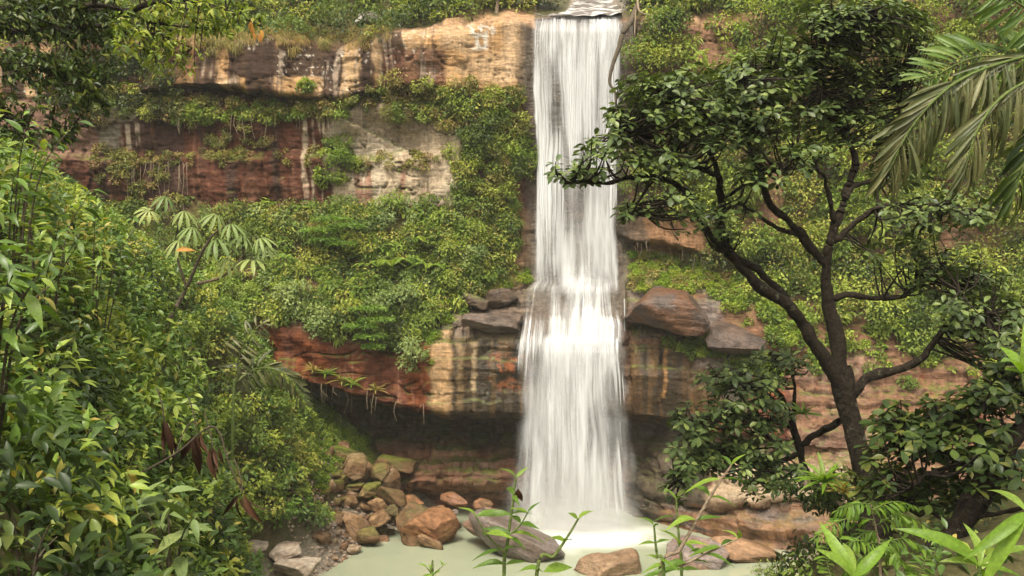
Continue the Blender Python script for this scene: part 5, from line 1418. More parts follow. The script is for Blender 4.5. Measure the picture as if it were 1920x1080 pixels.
for k, (pts, r) in enumerate(BRN):
    Pb = [at(px, py, Yt + 0.35 * math.sin(k * 2 + i)) for i, (px, py) in enumerate(pts)]
    tube_part('branch', Pb, [r, r * 0.7, r * 0.4, r * 0.15], BARK, e, org, bumps=0.2)
    segs.append(catmull(Pb, 40))
P, D, Nh, s = [], [], [], []
tw = Tubes()
CL = [(60, 20, 150, 50, 34, 0), (100, 90, 150, 60, 40, 0), (60, 170, 120, 60, 40, 4), (180, 140, 80, 60, 26, 4), (250, 60, 100, 40, 20, 1), (330, 30, 90, 30, 22, 3), (420, 35, 70, 30, 18, 0),
      (280, 85, 60, 40, 14, 1), (330, 120, 50, 30, 12, 1), (200, -30, 250, 40, 40, 6), (0, 260, 80, 50, 20, 5), (100, 240, 80, 40, 16, 5), (300, 105, 40, 50, 8, 1), (455, 55, 35, 25, 8, 0), (-60, 60, 90, 120, 40, 4), (80, 70, 150, 60, 50, 1), (60, 150, 110, 50, 40, 4), (180, 90, 90, 50, 34, 1), (40, 10, 130, 40, 40, 0), (170, 190, 60, 40, 16, 4), (380, 60, 60, 25, 12, 2)]
for cx, cy, rx, ry, n, bi in CL:
    for i in range(n):
        a = rg.uniform(0, 6.28); q = math.sqrt(rg.random())
        c = at(cx + rx * q * math.cos(a), cy + ry * q * math.sin(a), Yt + rg.normal(0, 0.5))
        allp = np.concatenate(segs); h = allp[np.argmin(((allp - c) ** 2).sum(1))]
        mid = (h + c) / 2 + rg.normal(0, 0.06, 3) + np.array([0, 0, 0.06])
        C_ = catmull([h, mid, c], 12)
        tw.add(C_[::2], np.linspace(0.012, 0.004, 6), 4)
        nl = 16
        for t in np.linspace(0.35, 1, nl):
            p = C_[min(11, int(t * 11))] + rg.normal(0, 0.025, 3)
            d = nrm(rg.normal(size=3) + np.array([0.4, -0.1, -0.5]))
            P.append(p); D.append(d); Nh.append(nrm(np.array([0, -0.2, 0.9]) + rg.normal(size=3) * 0.5)); s.append(0.105 * rg.uniform(0.6, 1.3))
P, D, Nh, s = map(np.array, (P, D, Nh, s))
tw.build('twigs', BARK, e, org)['kind'] = 'stuff'
qx = to_px(P)[0]
rt_ = qx > 215
leaves_split(e, org, T_OVATE, G['cliff'], P[rt_], D[rt_], Nh[rt_], s[rt_], rg, 170)
leaves_split(e, org, T_OVATE, G['dark'], P[~rt_], D[~rt_], Nh[~rt_], s[~rt_], rg, 110)  # shade over the left of the crown is painted in as darker leaves
for i in range(7):
    leaf_objects(e, org, T_OVATE, G['orange'], at(480 + rg.uniform(-14, 18), 40 + 4 * i, Yt)[None], np.array([[0.3, -.2, -1.0]]), np.array([[0.2, -1, 0.2]]), np.array([0.12]), rg)
#@@PART5
# ------------------------------------------------------------------ broad leaved trees, right
def broad_tree(label, Y, root, trunk, limbs, clusters, seed, nobj, leaf=0.132, mat='tree', name='broadleaf_tree'):
    rg = np.random.default_rng(seed)
    s_ = Y / F
    org = at(root[0], root[1], Y)
    org[2] = float(ground_z(org[:1], np.array([Y]))[0]) - 0.15
    e = empty(name, org, label, 'tree')
    tp = [org] + [at(px, py, Y) for px, py, r in trunk]
    tube_part('trunk', tp, [trunk[0][2] * s_ * 1.15] + [r * s_ * 0.9 for _, _, r in trunk], BARK, e, org, n=90, k=22, bumps=0.75, seed=seed)
    segs = [catmull(tp, 40)]
    for k, (pts, r0, r1, dy) in enumerate(limbs):
        n = len(pts)
        Pb = [at(px, py, Y + dy * (i / (n - 1)) ** 1.2) for i, (px, py) in enumerate(pts)]
        Q = catmull(Pb, 9 * n)
        Q[2:] += (np.stack([fbm(np.arange(len(Q)) * 0.22, k, c_, 700 + seed, 2) for c_ in range(3)], -1)[2:] - 0.5) * 6 * s_
        t = Tubes(); t.add(Q, np.linspace(r0, r1, len(Q)) * s_ * 0.74, 11, 0.8, k)
        t.build('limb', BARK, e, org)
        segs.append(Q)
    allp = np.concatenate(segs); 
    P, D, Nh, s = [], [], [], []
    tw = Tubes()
    for cx, cy, rx, ry, n, dy in clusters:
        for i in range(int(n * 1.9)):
            a = rg.uniform(0, 6.28); q = math.sqrt(rg.random()) * 1.12
            px, py = cx + rx * q * math.cos(a), cy + 0.85 * ry * q * math.sin(a) + 7 * math.sin(6 * q + cx)
            c = at(px, py, Y + dy + rg.normal(0, 0.45))
            d2 = ((allp - c) ** 2 * np.array([1, 0.6, 1])).sum(1)
            d2 = d2 + 0.4 * np.maximum(0, allp[:, 2] - c[2]) ** 2
            h = allp[np.argmin(d2)]
            L_ = np.linalg.norm(c - h)
            mid = h * 0.5 + c * 0.5 + rg.normal(0, 0.07, 3) * L_ + np.array([0, 0, -0.08 * L_])
            C_ = catmull([h, mid, c], 8)
            tw.add(C_, np.linspace(0.010 + 0.012 * min(L_, 1.5), 0.006, 8), 5)
            tg = nrm(C_[-1] - C_[-3] + np.array([0, 0, 0.35 * L_]))
            nl = rg.integers(5, 9)
            a0 = rg.uniform(0, 6.28)
            ref = nrm(np.cross(tg, [0.2, 0.9, 0.1])); bi = np.cross(tg, ref)
            for j in range(nl):
                an = a0 + j * 2.4; ph = 0.15 + 0.55 * (j / nl)
                rad = math.cos(an) * ref + math.sin(an) * bi
                d = nrm(rad * math.cos(ph) + tg * math.sin(ph) + np.array([0, 0, -0.25 - 0.3 * rg.random()]))
                P.append(C_[-1] - tg * 0.05 * (nl - j) / nl + d * 0.015); D.append(d)
                Nh.append(nrm(tg * 0.8 + np.array([0, 0, 0.6]) + rg.normal(size=3) * 0.35)); s.append(leaf * rg.uniform(0.6, 1.2))
    tw.build('twigs', BARK, e, org)['kind'] = 'stuff'
    leaves_split(e, org, T_OBO, G[mat], P, D, Nh, s, rg, nobj)
    return e


LIMBS = [
    ([(1575, 690), (1563, 620), (1553, 560), (1549, 500), (1556, 455)], 20, 12, 0),
    ([(1543, 492), (1507, 447), (1478, 415), (1439, 373), (1428, 330), (1412, 290), (1400, 250)], 12, 4, -0.6),
    ([(1507, 447), (1454, 424), (1410, 397), (1380, 376)], 6, 2.5, -0.9),
    ([(1556, 455), (1572, 406), (1584, 373), (1599, 329), (1602, 299), (1587, 255), (1565, 215), (1540, 170), (1528, 110)], 12, 3.5, 0.4),
    ([(1584, 373), (1602, 350), (1638, 338), (1670, 300), (1690, 240), (1680, 170)], 8, 3, 0.8),
    ([(1566, 420), (1555, 360), (1535, 320), (1500, 310)], 7, 3, -0.6),
    ([(1562, 452), (1587, 433), (1617, 409), (1647, 391), (1691, 382), (1780, 388), (1850, 400)], 9, 3, -0.4),
    ([(1647, 391), (1643, 350), (1660, 300)], 5, 2.5, 0.2),
    ([(1582, 745), (1565, 705), (1535, 655), (1500, 600), (1470, 566), (1430, 540), (1400, 515), (1364, 474)], 18, 11, -0.8),
    ([(1500, 600), (1462, 545), (1420, 508), (1385, 484), (1356, 455)], 10, 7, -0.5),
    ([(1364, 474), (1352, 420), (1352, 370), (1346, 332), (1328, 322), (1287, 305), (1245, 290), (1215, 275), (1198, 255), (1162, 240)], 10, 3, -1.5),
    ([(1346, 332), (1334, 293), (1304, 249), (1285, 215), (1262, 180)], 6.5, 2.5, -1.0),
    ([(1352, 374), (1367, 367), (1399, 344), (1425, 328), (1470, 318)], 5.5, 2.5, -1.2),
    ([(1360, 470), (1340, 450), (1316, 418), (1296, 367), (1269, 347), (1227, 332), (1186, 333), (1138, 342), (1103, 342), (1064, 341)], 9.5, 2.8, -1.6),
    ([(1296, 372), (1265, 378), (1215, 378), (1180, 395)], 4, 2, -1.3),
    ([(1334, 293), (1350, 240), (1380, 190), (1400, 150)], 5, 2.5, -0.8),
    ([(1590, 752), (1625, 710), (1680, 695), (1720, 675), (1755, 640), (1775, 610), (1810, 600), (1850, 590)], 13, 4, -0.8),
    ([(1755, 640), (1790, 590), (1800, 545)], 5, 2.5, -0.9),
    ([(1558, 560), (1590, 553), (1640, 560), (1690, 555), (1720, 540), (1770, 515)], 10, 4, 0.3),
    ([(1540, 170), (1490, 140), (1440, 130)], 4, 2, 0.2),
    ([(1528, 110), (1560, 60), (1600, 20)], 4, 2, 0.2),
]
CLUS = [(1085, 322, 48, 20, 16, -1.7), (1150, 275, 55, 28, 22, -1.5), (1235, 160, 75, 24, 34, -1.0), (1255, 215, 105, 34, 52, -1.1), (1350, 165, 100, 42, 62, -0.8), (1330, 235, 95, 50, 58, -1.0),
        (1445, 140, 75, 55, 56, -0.3), (1560, 50, 60, 55, 48, 0.2), (1640, 50, 90, 60, 66, 0.3), (1540, 150, 90, 55, 56, 0.3), (1650, 140, 80, 60, 54, 0.5), (1480, 290, 80, 26, 30, -0.8), (1600, 225, 75, 50, 40, 0.6),
        (1185, 396, 26, 12, 6, -1.3), (1240, 300, 60, 30, 22, -1.4), (1270, 395, 50, 40, 20, -1.2), (1380, 410, 40, 40, 14, -0.9), (1450, 220, 70, 40, 34, -0.3), (1690, 300, 60, 50, 26, 0.7),
        (1770, 395, 100, 34, 40, -0.4), (1800, 520, 80, 44, 46, 0.0), (1840, 590, 75, 46, 50, -0.7), (1720, 470, 50, 36, 20, 0.2), (1870, 660, 50, 50, 30, -0.8), (1640, 470, 30, 20, 6, 0), (1420, 330, 40, 20, 10, -1.0), (1600, 30, 100, 40, 40, 0.2), (1700, 60, 50, 50, 24, 0.4), (1500, 90, 60, 40, 26, 0.1), (1400, 230, 70, 50, 30, -0.6), (1300, 180, 110, 40, 36, -0.9), (1560, 220, 80, 50, 30, 0.4), (1190, 215, 50, 30, 18, -1.1)]
broad_tree('large dark branching tree with big rounded leaves standing in front of the right cliff', 13.0, (1645, 965),
           [(1640, 955, 28), (1625, 900, 25), (1606, 820, 22), (1590, 765, 22), (1580, 725, 22), (1575, 688, 20)], LIMBS, CLUS, 51, 300)
broad_tree('smaller dark tree with stiff leaf rosettes left of the large tree trunk', 14.5, (1590, 1010),
           [(1572, 965, 9), (1535, 920, 9), (1508, 875, 8), (1500, 840, 8), (1490, 812, 8), (1484, 790, 7)],
           [([(1484, 790), (1470, 750), (1440, 725), (1400, 715), (1360, 700)], 8, 3, -0.6), ([(1488, 800), (1440, 790), (1390, 780), (1330, 780), (1290, 795)], 7, 2.5, -0.9),
            ([(1495, 850), (1440, 870), (1380, 850), (1310, 850), (1270, 900)], 7, 2.5, -1.0), ([(1484, 790), (1490, 740), (1480, 690), (1450, 660)], 6, 2.5, -0.2), ([(1497, 838), (1536, 811), (1575, 790)], 8, 8, -0.6),
            ([(1496, 880), (1450, 905), (1400, 905)], 5, 2.5, -0.4)],
           [(1380, 712, 70, 26, 34, -0.6), (1330, 785, 60, 34, 40, -0.9), (1410, 770, 70, 36, 44, -0.7), (1300, 850, 40, 36, 24, -1.0), (1360, 850, 60, 36, 34, -0.8), (1440, 880, 60, 26, 28, -0.6), (1460, 680, 50, 34, 26, -0.2), (1270, 905, 26, 30, 14, -1.0), (1430, 830, 50, 26, 20, -0.6)], 52, 200, leaf=0.14)
broad_tree('dark leaning tree crossing the lower right corner', 10.0, (1700, 1140),
           [(1738, 1082, 27), (1790, 1000, 25), (1840, 920, 23), (1890, 840, 21), (1945, 770, 18), (2010, 690, 14)],
           [([(1805, 975), (1870, 962), (1940, 945)], 7, 5, -0.3), ([(1830, 940), (1850, 870), (1845, 780), (1850, 720)], 6, 2.5, 0.3), ([(1700, 920), (1750, 885), (1850, 862), (1890, 840)], 5, 6, 0.5),
            ([(1850, 900), (1790, 860), (1730, 830), (1690, 790)], 7, 2.5, 0.8), ([(1890, 840), (1820, 790), (1760, 770)], 6, 2.5, 0.8), ([(1800, 985), (1740, 960), (1690, 940)], 5, 2, 0.6), ([(1945, 770), (1900, 720), (1860, 690)], 5, 2, 0.3)],
           [(1720, 790, 80, 40, 50, 0.9), (1790, 830, 80, 44, 46, 0.7), (1670, 850, 40, 40, 24, 0.9), (1850, 760, 70, 50, 40, 0.5), (1700, 920, 80, 34, 34, 0.7), (1870, 880, 50, 50, 24, 0.3), (1790, 920, 70, 40, 26, 0.6), (1900, 700, 40, 60, 24, 0.3)], 53, 160, leaf=0.15, mat='dark')

# ------------------------------------------------------------------ palm at the right edge
rg = np.random.default_rng(61)
Yp = 8.6
org = at(1985, 900, Yp); org[2] = float(ground_z(org[:1], np.array([Yp]))[0]) - 0.2
e = empty('palm_tree', org, 'palm at the right edge with a large drooping greyish green frond', 'palm')
tube_part('trunk', [org, at(1965, 700, Yp), at(1960, 400, Yp + .2), at(1985, 130, Yp + .3)], [0.16, 0.13, 0.12, 0.11], BARK, e, org, k=12, n=50, bumps=0.4)


def frond(pts, Yd, r0, n, L0, mat, sides, droop, wid=1.0, label=None, parent=e, og=org, tilt=(0, -1, 0.25)):
    Pb = np.array([at(px, py, Yd + dy) for px, py, dy in pts])
    C_ = catmull(Pb, 80)
    t = Tubes(); t.add(C_, np.linspace(r0, r0 * 0.25, 80), 6)
    fr = t.build('frond', GREENSTEM, parent, og)
    if label: fr['label'] = label
    P, D, Nh, s = [], [], [], []
    for k in range(n):
        tt = 0.06 + 0.94 * k / (n - 1); i = min(78, int(tt * 79))
        tg = nrm(C_[i + 1] - C_[i])
        for sd in sides:
            sv = nrm(np.cross(tg, nrm(np.array(tilt)))) * sd
            d = nrm(sv * 0.75 + tg * (0.35 + 0.5 * tt) + np.array([0, 0, -droop]) + rg.normal(0, 0.17, 3))
            P.append(C_[i]); D.append(d); Nh.append(nrm(np.array(tilt) + sv * 0.3 + rg.normal(0, 0.3, 3)))
            s.append(L0 * (0.55 + 0.55 * math.sin(math.pi * min(1, 0.18 + tt * 0.75))) * rg.uniform(0.8, 1.1))
    P, D, Nh, s = map(np.array, (P, D, Nh, s))
    # frond object already sits under the palm; its leaflets are sub-parts
    leaf_objects(fr, np.array(og), T_BLADE, mat, P, D, Nh, s, rg, name='leaflet', w=np.full(len(P), wid))
    return fr


frond([(1990, 92, 0.2), (1900, 112, 0), (1820, 140, -.3), (1760, 180, -.5), (1705, 245, -.6), (1665, 325, -.6)], Yp, 0.022, 66, 0.47, G['palm'], (1, -1), 0.75, 0.85, 'large drooping greyish frond')
frond([(1990, 130, 0.1), (1930, 150, -.2), (1870, 190, -.5), (1830, 250, -.7), (1810, 320, -.7)], Yp, 0.02, 40, 0.46, G['palm'], (1, -1), 1.0, 0.85)
frond([(1990, 110, 0.4), (1900, 105, 0.4), (1820, 110, 0.3), (1740, 150, 0.2)], Yp, 0.018, 26, 0.42, G['palmgreen'], (1, -1), -0.1, 1.1, 'greener frond held above the drooping one')
frond([(1990, 100, 0.5), (1950, 40, 0.4), (1900, 0, 0.3), (1850, -20, 0.3)], Yp, 0.018, 20, 0.40, G['palmgreen'], (1, -1), 0.3, 1.1)
frond([(2000, 160, 0.3), (1960, 230, 0), (1925, 300, -.1), (1900, 370, -.1)], Yp, 0.018, 22, 0.42, G['dark'], (1, -1), 0.9, 1.1)
# small palm on the left bank
Yq = 24.0
o2 = at(430, 800, Yq); o2[2] = float(ground_z(o2[:1], np.array([Yq]))[0])
e2 = empty('small_palm', o2, 'small palm on the left bank with one pale arching frond', 'palm')
tube_part('stem', [o2, at(438, 740, Yq), at(445, 715, Yq)], [0.05, 0.04, 0.03], GREENSTEM, e2, o2)
frond([(445, 716, 0), (480, 692, -.3), (520, 694, -.5), (550, 716, -.6), (572, 752, -.6)], Yq, 0.02, 24, 0.52, G['palm'], (1, -1), 0.6, 1.5, parent=e2, og=o2)
frond([(445, 716, 0), (448, 670, -.2), (470, 630, -.4), (492, 605, -.5)], Yq, 0.02, 15, 0.42, G['palm'], (1, -1), 0.5, 1.4, parent=e2, og=o2)

# ------------------------------------------------------------------ foreground saplings along the bottom
rg = np.random.default_rng(71)


def fore_sapling(label, pts, Y, nodes, leaf, branches=(), r=0.0075, mat='sapling', stem=GREENSTEM, T=T_LANCE):
    top = [at(px, py, Y) for px, py in pts]
    gx_ = top[0][0]
    org = np.array([gx_, Y, float(ground_z(np.array([gx_]), np.array([Y]))[0]) - 0.02])
    e = empty('sapling', org, label, 'sapling', 'saplings along the bottom edge')
    tube_part('stem', [org] + top, [r * 1.3, r, r * 0.6], stem, e, org, n=40, k=7)
    allb = [(catmull(top, 60), nodes)]
    for bp_, nb in branches:
        B = [at(px, py, Y - 0.05) for px, py in bp_]
        tube_part('branch', B, [r * 0.7, r * 0.4], stem, e, org, n=20, k=6)
        allb.append((catmull(B, 60), nb))
    for C_, nn in allb:
        for k, t in enumerate(np.linspace(0.12, 1.0, nn)):
            i = min(58, int(t * 59)); tg = nrm(C_[i + 1] - C_[i]); p = C_[i]
            for sd in (0, 1):
                an = k * 1.57 + 0.4 + sd * math.pi + rg.normal(0, 0.2)
                side = np.array([math.cos(an), math.sin(an) * 0.7, 0])
                d = nrm(side + np.array([0, 0, 0.28 if t < 0.95 else 0.9]) + rg.normal(0, 0.12, 3))
                sz = 1.08 * leaf * rg.uniform(0.7, 1.15) * (0.7 if t > 0.93 else 1.0)
                leaf_objects(e, org, T, G[mat], p[None], d[None], (np.array([[0, -0.35, 0.9]]) + rg.normal(0, 0.3, (1, 3))), np.array([sz]), rg)
    return e


fore_sapling('thin upright sapling left of centre with a dead leaf hanging under its tip', [(945, 1085), (950, 1030), (957, 975), (963, 935), (967, 893)], 4.2, 5, 0.13,
             [([(950, 1040), (915, 1005), (892, 968)], 3), ([(953, 1005), (975, 985), (990, 960)], 3)])
fore_sapling('slanting sapling tip with three broad leaves in front of the falls', [(1005, 1090), (1040, 1042), (1065, 1005), (1085, 972)], 4.0, 3, 0.12, (), T=T_OVATE)
fore_sapling('tallest sapling with a pale brown leaning stem right of the falls', [(1235, 1090), (1275, 1030), (1312, 965), (1345, 910), (1372, 872)], 4.4, 6, 0.14, [([(1275, 1062), (1330, 1035), (1385, 1010)], 4)], r=0.009, stem=PALETWIG)
fore_sapling('straight green sapling behind the pale leaning stem', [(1278, 1090), (1275, 1030), (1270, 975), (1268, 935)], 4.6, 4, 0.13, ())
fore_sapling('small sapling at the left of the right hand sapling group', [(1245, 1090), (1232, 1040), (1226, 985)], 4.1, 4, 0.11, ())
fore_sapling('tiny yellowish sprout at the bottom edge over the pool', [(812, 1092), (808, 1075), (800, 1064)], 3.6, 3, 0.05, [([(810, 1080), (822, 1068), (830, 1062)], 2)], r=0.003, mat='strap')
dl = empty('dead_leaf', at(971, 930, 4.2), 'dark curled dead leaf hanging from the thin upright sapling', 'leaf')
for k in range(2):
    leaf_objects(dl, at(971, 930, 4.2), T_BIG, G['dead'], at(971, 915, 4.2)[None], np.array([[0.05 - .1 * k, 0.1, -1.0]]), np.array([[0.6 * (k - .5), -1, 0]]), np.array([0.085]), rg, name='blade')
tube_part('thread', [at(967, 897, 4.2), at(971, 916, 4.2)], [0.001, 0.001], TWIG, dl, at(971, 930, 4.2), k=4)

# withered banana like leaves hanging on the left bank
for k, (px, py, h, Y, lb) in enumerate([(308, 790, 70, 9.5, 'leftmost dark withered leaf bunch hanging over the left bank'), (368, 808, 72, 9.7, 'dark withered leaf bunch hanging right of the leftmost one'), (398, 838, 60, 9.6, 'withered brown leaf bunch hanging between the upper and lowest bunches'), (455, 925, 70, 9.4, 'lowest dark withered leaf bunch near the gravel shore')]):
    s_ = Y / F
    og = at(px, py, Y)
    e = empty('withered_leaf', og, lb, 'dead leaf', 'withered leaves on the left bank')
    for j in range(6):
        leaf_objects(e, og, T_BIG, G['dead'], (og + rg.normal(0, 0.03, 3))[None], (np.array([[0, 0, -1.0]]) + rg.normal(0, 0.22, (1, 3))), rg.normal(0, 1, (1, 3)) + np.array([[0, -1, 0]]), np.array([h * s_ * rg.uniform(0.6, 1.1)]), rg, name='blade', w=np.array([rg.uniform(0.35, 0.75)]))
    tube_part('stalk', [og + np.array([-0.12, 0.1, 0.35]), og + np.array([-0.03, 0.03, 0.15]), og], [0.008, 0.008, 0.006], TWIG, e, og, k=5)
tw = empty('fallen_branch', at(420, 880, 9.4), 'thin bare branch holding the withered leaves on the left bank', 'branch')
tube_part('stem', [at(240, 900, 9.3), at(330, 850, 9.4), at(400, 800, 9.4), at(430, 870, 9.4), at(455, 925, 9.4)], [0.014, 0.011, 0.009, 0.006], TWIG, tw, at(420, 880, 9.4), n=40)
tube_part('twig', [at(330, 850, 9.4), at(350, 800, 9.5), at(368, 790, 9.6)], [0.008, 0.005], TWIG, tw, at(420, 880, 9.4))

# feathery plant bottom right
Yf = 6.2
rg = np.random.default_rng(73)
org = at(1655, 1150, Yf); org[2] = float(ground_z(org[:1], np.array([Yf]))[0])
e = empty('feathery_shrub', org, 'bright green shrub with feathery leaves in front of the large tree trunk', 'shrub')
tube_part('stem', [org, at(1650, 1050, Yf), at(1644, 1000, Yf), at(1632, 945, Yf)], [0.012, 0.008, 0.005], PALETWIG, e, org)
FR = [((1632, 945), (1600, 945), (1565, 960)), ((1634, 955), (1680, 940), (1720, 950)), ((1640, 975), (1600, 970), (1560, 985), (1530, 1010)), ((1642, 985), (1690, 965), (1730, 985), (1755, 1010)),
      ((1648, 1020), (1600, 1015), (1560, 1035)), ((1648, 1020), (1700, 1010), (1745, 1035)), ((1650, 1040), (1610, 1050), (1580, 1080)), ((1650, 1040), (1690, 1050), (1730, 1085)), ((1640, 965), (1660, 950), (1685, 960), (1710, 990)), ((1648, 1010), (1670, 1020), (1690, 1060)), ((1645, 995), (1620, 1000), (1590, 1030)), ((1560, 1090), (1550, 1040), (1570, 1000)), ((1720, 1090), (1735, 1050), (1760, 1040))]
for f in FR:
    frond([(x, y, rg.uniform(-.25, .25)) for x, y in f], Yf, 0.004, 19, 0.088, G['feather'], (1, -1), 0.35, 2.1, parent=e, og=org, tilt=(0, -0.5, 0.85))

# strap leaved plants in the bottom right corner
def strap_plant(label, Y, hub, tips, wid=1.0, mat='strap', seed=1, lean=0.0):
    rg = np.random.default_rng(seed)
    og = at(*hub, Y)
    g = float(ground_z(og[:1], np.array([Y]))[0])
    base_ = np.array([og[0] + lean, Y, min(g, og[2] - 0.05)])
    e = empty('strap_leaved_plant', base_, label, 'plant', 'broad leaved plants in the lower right corner')
    tube_part('stem', [base_, (base_ + og) / 2 + np.array([0.01, 0, 0]), og], [0.012, 0.01, 0.007], GREENSTEM, e, base_)
    for px, py in tips:
        tip = at(px, py, Y + rg.uniform(-.15, .15)); d = tip - og; L_ = np.linalg.norm(d)
        n_ = np.array([0.15 * np.sign(d[0]), -0.6, 0.75]) + rg.normal(0, 0.15, 3)
        leaf_objects(e, base_, T_STRAP, G[mat], og[None], (d / L_ + np.array([0, 0, 0.12]))[None], n_[None], np.array([L_]), rg, w=np.array([wid * rg.uniform(0.85, 1.15)]))
    return e


strap_plant('light green plant with long pointed leaves nearest the lower right corner', 3.0, (1836, 1062), [(1722, 985), (1778, 1046), (1826, 975), (1925, 1005), (1905, 1062), (1860, 1110)], seed=81)
strap_plant('light green plant cut by the right edge with a tall single leaf', 2.8, (1925, 960), [(1872, 884), (1838, 1058), (1960, 900), (1850, 1010)], seed=82, wid=0.9)
strap_plant('pale leaved plant in front of the feathery shrub', 3.2, (1600, 1085), [(1560, 1035), (1645, 1050), (1572, 985), (1575, 1005), (1660, 1010)], seed=83, wid=1.25)
strap_plant('small leafy shoot at the right edge beside the palm trunk', 3.4, (1915, 700), [(1880, 640), (1930, 620), (1890, 690), (1900, 655)], seed=84, wid=1.3, lean=0.45)

# vine hanging beside the lip of the falls
og = at(1180, 60, 39.4)
e = empty('hanging_vine', og, 'bare woody vine hanging in front of the right edge of the upper falls', 'vine')
tube_part('stem', [at(1195, 10, 40.4), at(1183, 40, 39.6), at(1168, 62, 39.3), at(1160, 90, 39.2), at(1148, 125, 39.2), at(1143, 155, 39.2), at(1153, 172, 39.2), at(1155, 195, 39.2)], [0.13, 0.12, 0.09, 0.06, 0.05], TWIG, e, og, n=50)
tube_part('twig', [at(1195, 0, 40.2), at(1200, 22, 39.6), at(1222, 30, 39.5)], [0.05, 0.03], PALETWIG, e, og)
tube_part('twig', [at(1192, 20, 39.8), at(1190, 60, 39.4), at(1191, 68, 39.4)], [0.03, 0.02], PALETWIG, e, og)
tube_part('twig', [at(1224, 30, 39.4), at(1225, 50, 39.3), at(1226, 74, 39.3)], [0.025, 0.015], PALETWIG, e, og)
#@@PART6
# ------------------------------------------------------------------ plants one can pick out on the cliff and the hillside
rg = np.random.default_rng(91)


def cliff_at(px, py):
    i = np.argmin((_cpx - px) ** 2 + (_cpy - py) ** 2 + 1e6 * (_cs[:, 1] > 46))
    return _cs[i].copy(), _cn[i].copy()


def cliff_shrub(label, px, py, rx, ry, mk, leaf=0.13, n=900, T=None, name='shrub', seed=0, group='shrubs growing on the cliff'):
    rg = np.random.default_rng(900 + seed)
    p, nv = cliff_at(px, py + ry * 0.6)
    s_ = p[1] / F
    R = np.array([rx * s_, 0.5 * (rx + ry) * s_, ry * s_])
    e = empty(name, p, label, 'shrub', group)
    c = p + nrm(nv + np.array([0, -0.4, 0.1])) * R[1] * 0.35 + np.array([0, 0, R[2] * 0.55])
    t = Tubes()
    k = rg.integers(6, 10)
    U = rnd_dirs(k, rg)
    cs = c + U * R * 0.6
    for q in cs: t.add(catmull([p - nv * 0.1, (p + q) / 2 + rg.normal(0, 0.05, 3), q], 8), np.linspace(0.03, 0.012, 8), 5)
    t.build('stems', TWIG, e, p)
    bg_ = Bag()
    mounds(bg_, cs, np.full(k, R.mean() * 0.52), np.tile(nrm(np.array([[0, -0.4, 0.6]])), (k, 1)), n // k, leaf, T or T_SMALL, G[mk], rg, spread=0.3)
    bg_.build('foliage', e, p)['kind'] = 'stuff'
    return e


CSH = [(560, 560, 34, 40, 'pale', 'pale green bush at the left end of the green slope above the red wall'),
       (600, 610, 34, 40, 'pale', 'bush with pale leaves hanging over the red wall, second from the left'),
       (655, 590, 36, 34, 'cliff', 'rounded bush in the middle of the green slope beside the orange spots'),
       (745, 560, 44, 36, 'pale', 'greyish green bush in the lower middle of the green slope'),
       (775, 665, 30, 38, 'pale', 'leafy bush hanging lowest beside the tan rock bulge'),
       (740, 630, 32, 34, 'dark', 'dark leaved bush above the lowest hanging bush'),
       (885, 490, 38, 26, 'pale', 'grey green bush above the grassy shelf near the falls'),
       (890, 440, 36, 36, 'cliff', 'bush in the green column halfway up beside the falls'),
       (880, 260, 36, 44, 'dark', 'tall dark bush in the upper green column'),
       (960, 285, 36, 28, 'bright', 'bright green bush touching the left side of the upper falls'),
       (640, 300, 26, 30, 'bright', 'bright green bush on the thin ledge left of the pale wall'),
       (580, 165, 24, 14, 'cliff', 'small bush on the lip of the upper overhang'),
       (1230, 110, 44, 34, 'cliff', 'wide yellow green bush hanging right of the falls below the lip'),
       (1255, 40, 44, 30, 'dark', 'dark bush on the cliff edge just right of the falls'),
       (1420, 50, 70, 60, 'bright', 'large bright green bush behind the top of the broad leaved tree'),
       (1600, 400, 60, 40, 'bright', 'yellow green bush showing between the tree limbs'),
       (1450, 480, 56, 40, 'cliff', 'bush behind the left limb of the large tree'),
       (1680, 590, 40, 30, 'bright', 'low bush on the shelf right of the large trunk'),
       (1770, 650, 26, 34, 'bright', 'bright bush hanging down the pink rock wall behind the tree')]
for k, (px, py, rx, ry, mk, lb) in enumerate(CSH):
    cliff_shrub(lb, px, py, rx, ry, mk, seed=k, n=1100 if rx > 40 else 800)


def hill_tree(label, px, pyb, Y, hpx, rx, mk, seed):
    rg = np.random.default_rng(950 + seed)
    s_ = Y / F
    b0 = cliff_at(px, pyb)[0]
    e = empty('hillside_tree', b0, label, 'tree', 'trees on the hillside above the cliff')
    H = hpx * s_
    top = b0 + np.array([rg.normal(0, 0.2), 0, H])
    tube_part('trunk', [b0 - np.array([0, 0, 0.3]), (b0 + top) / 2 + rg.normal(0, 0.12, 3), top], [0.10, 0.08, 0.03], PALETWIG if seed % 2 else TWIG, e, b0)
    k = 12
    cs = b0 + np.array([0, 0, H * 0.68]) + rnd_dirs(k, rg) * np.array([rx * s_, rx * s_ * 0.8, H * 0.34]) * 0.75
    bg_ = Bag()
    mounds(bg_, cs, np.full(k, rx * s_ * 0.48), np.tile([[0, -0.2, 0.9]], (k, 1)), 150, 0.17, T_SMALL, G[mk], rg, spread=0.25)
    bg_.build('crown', e, b0)['kind'] = 'stuff'


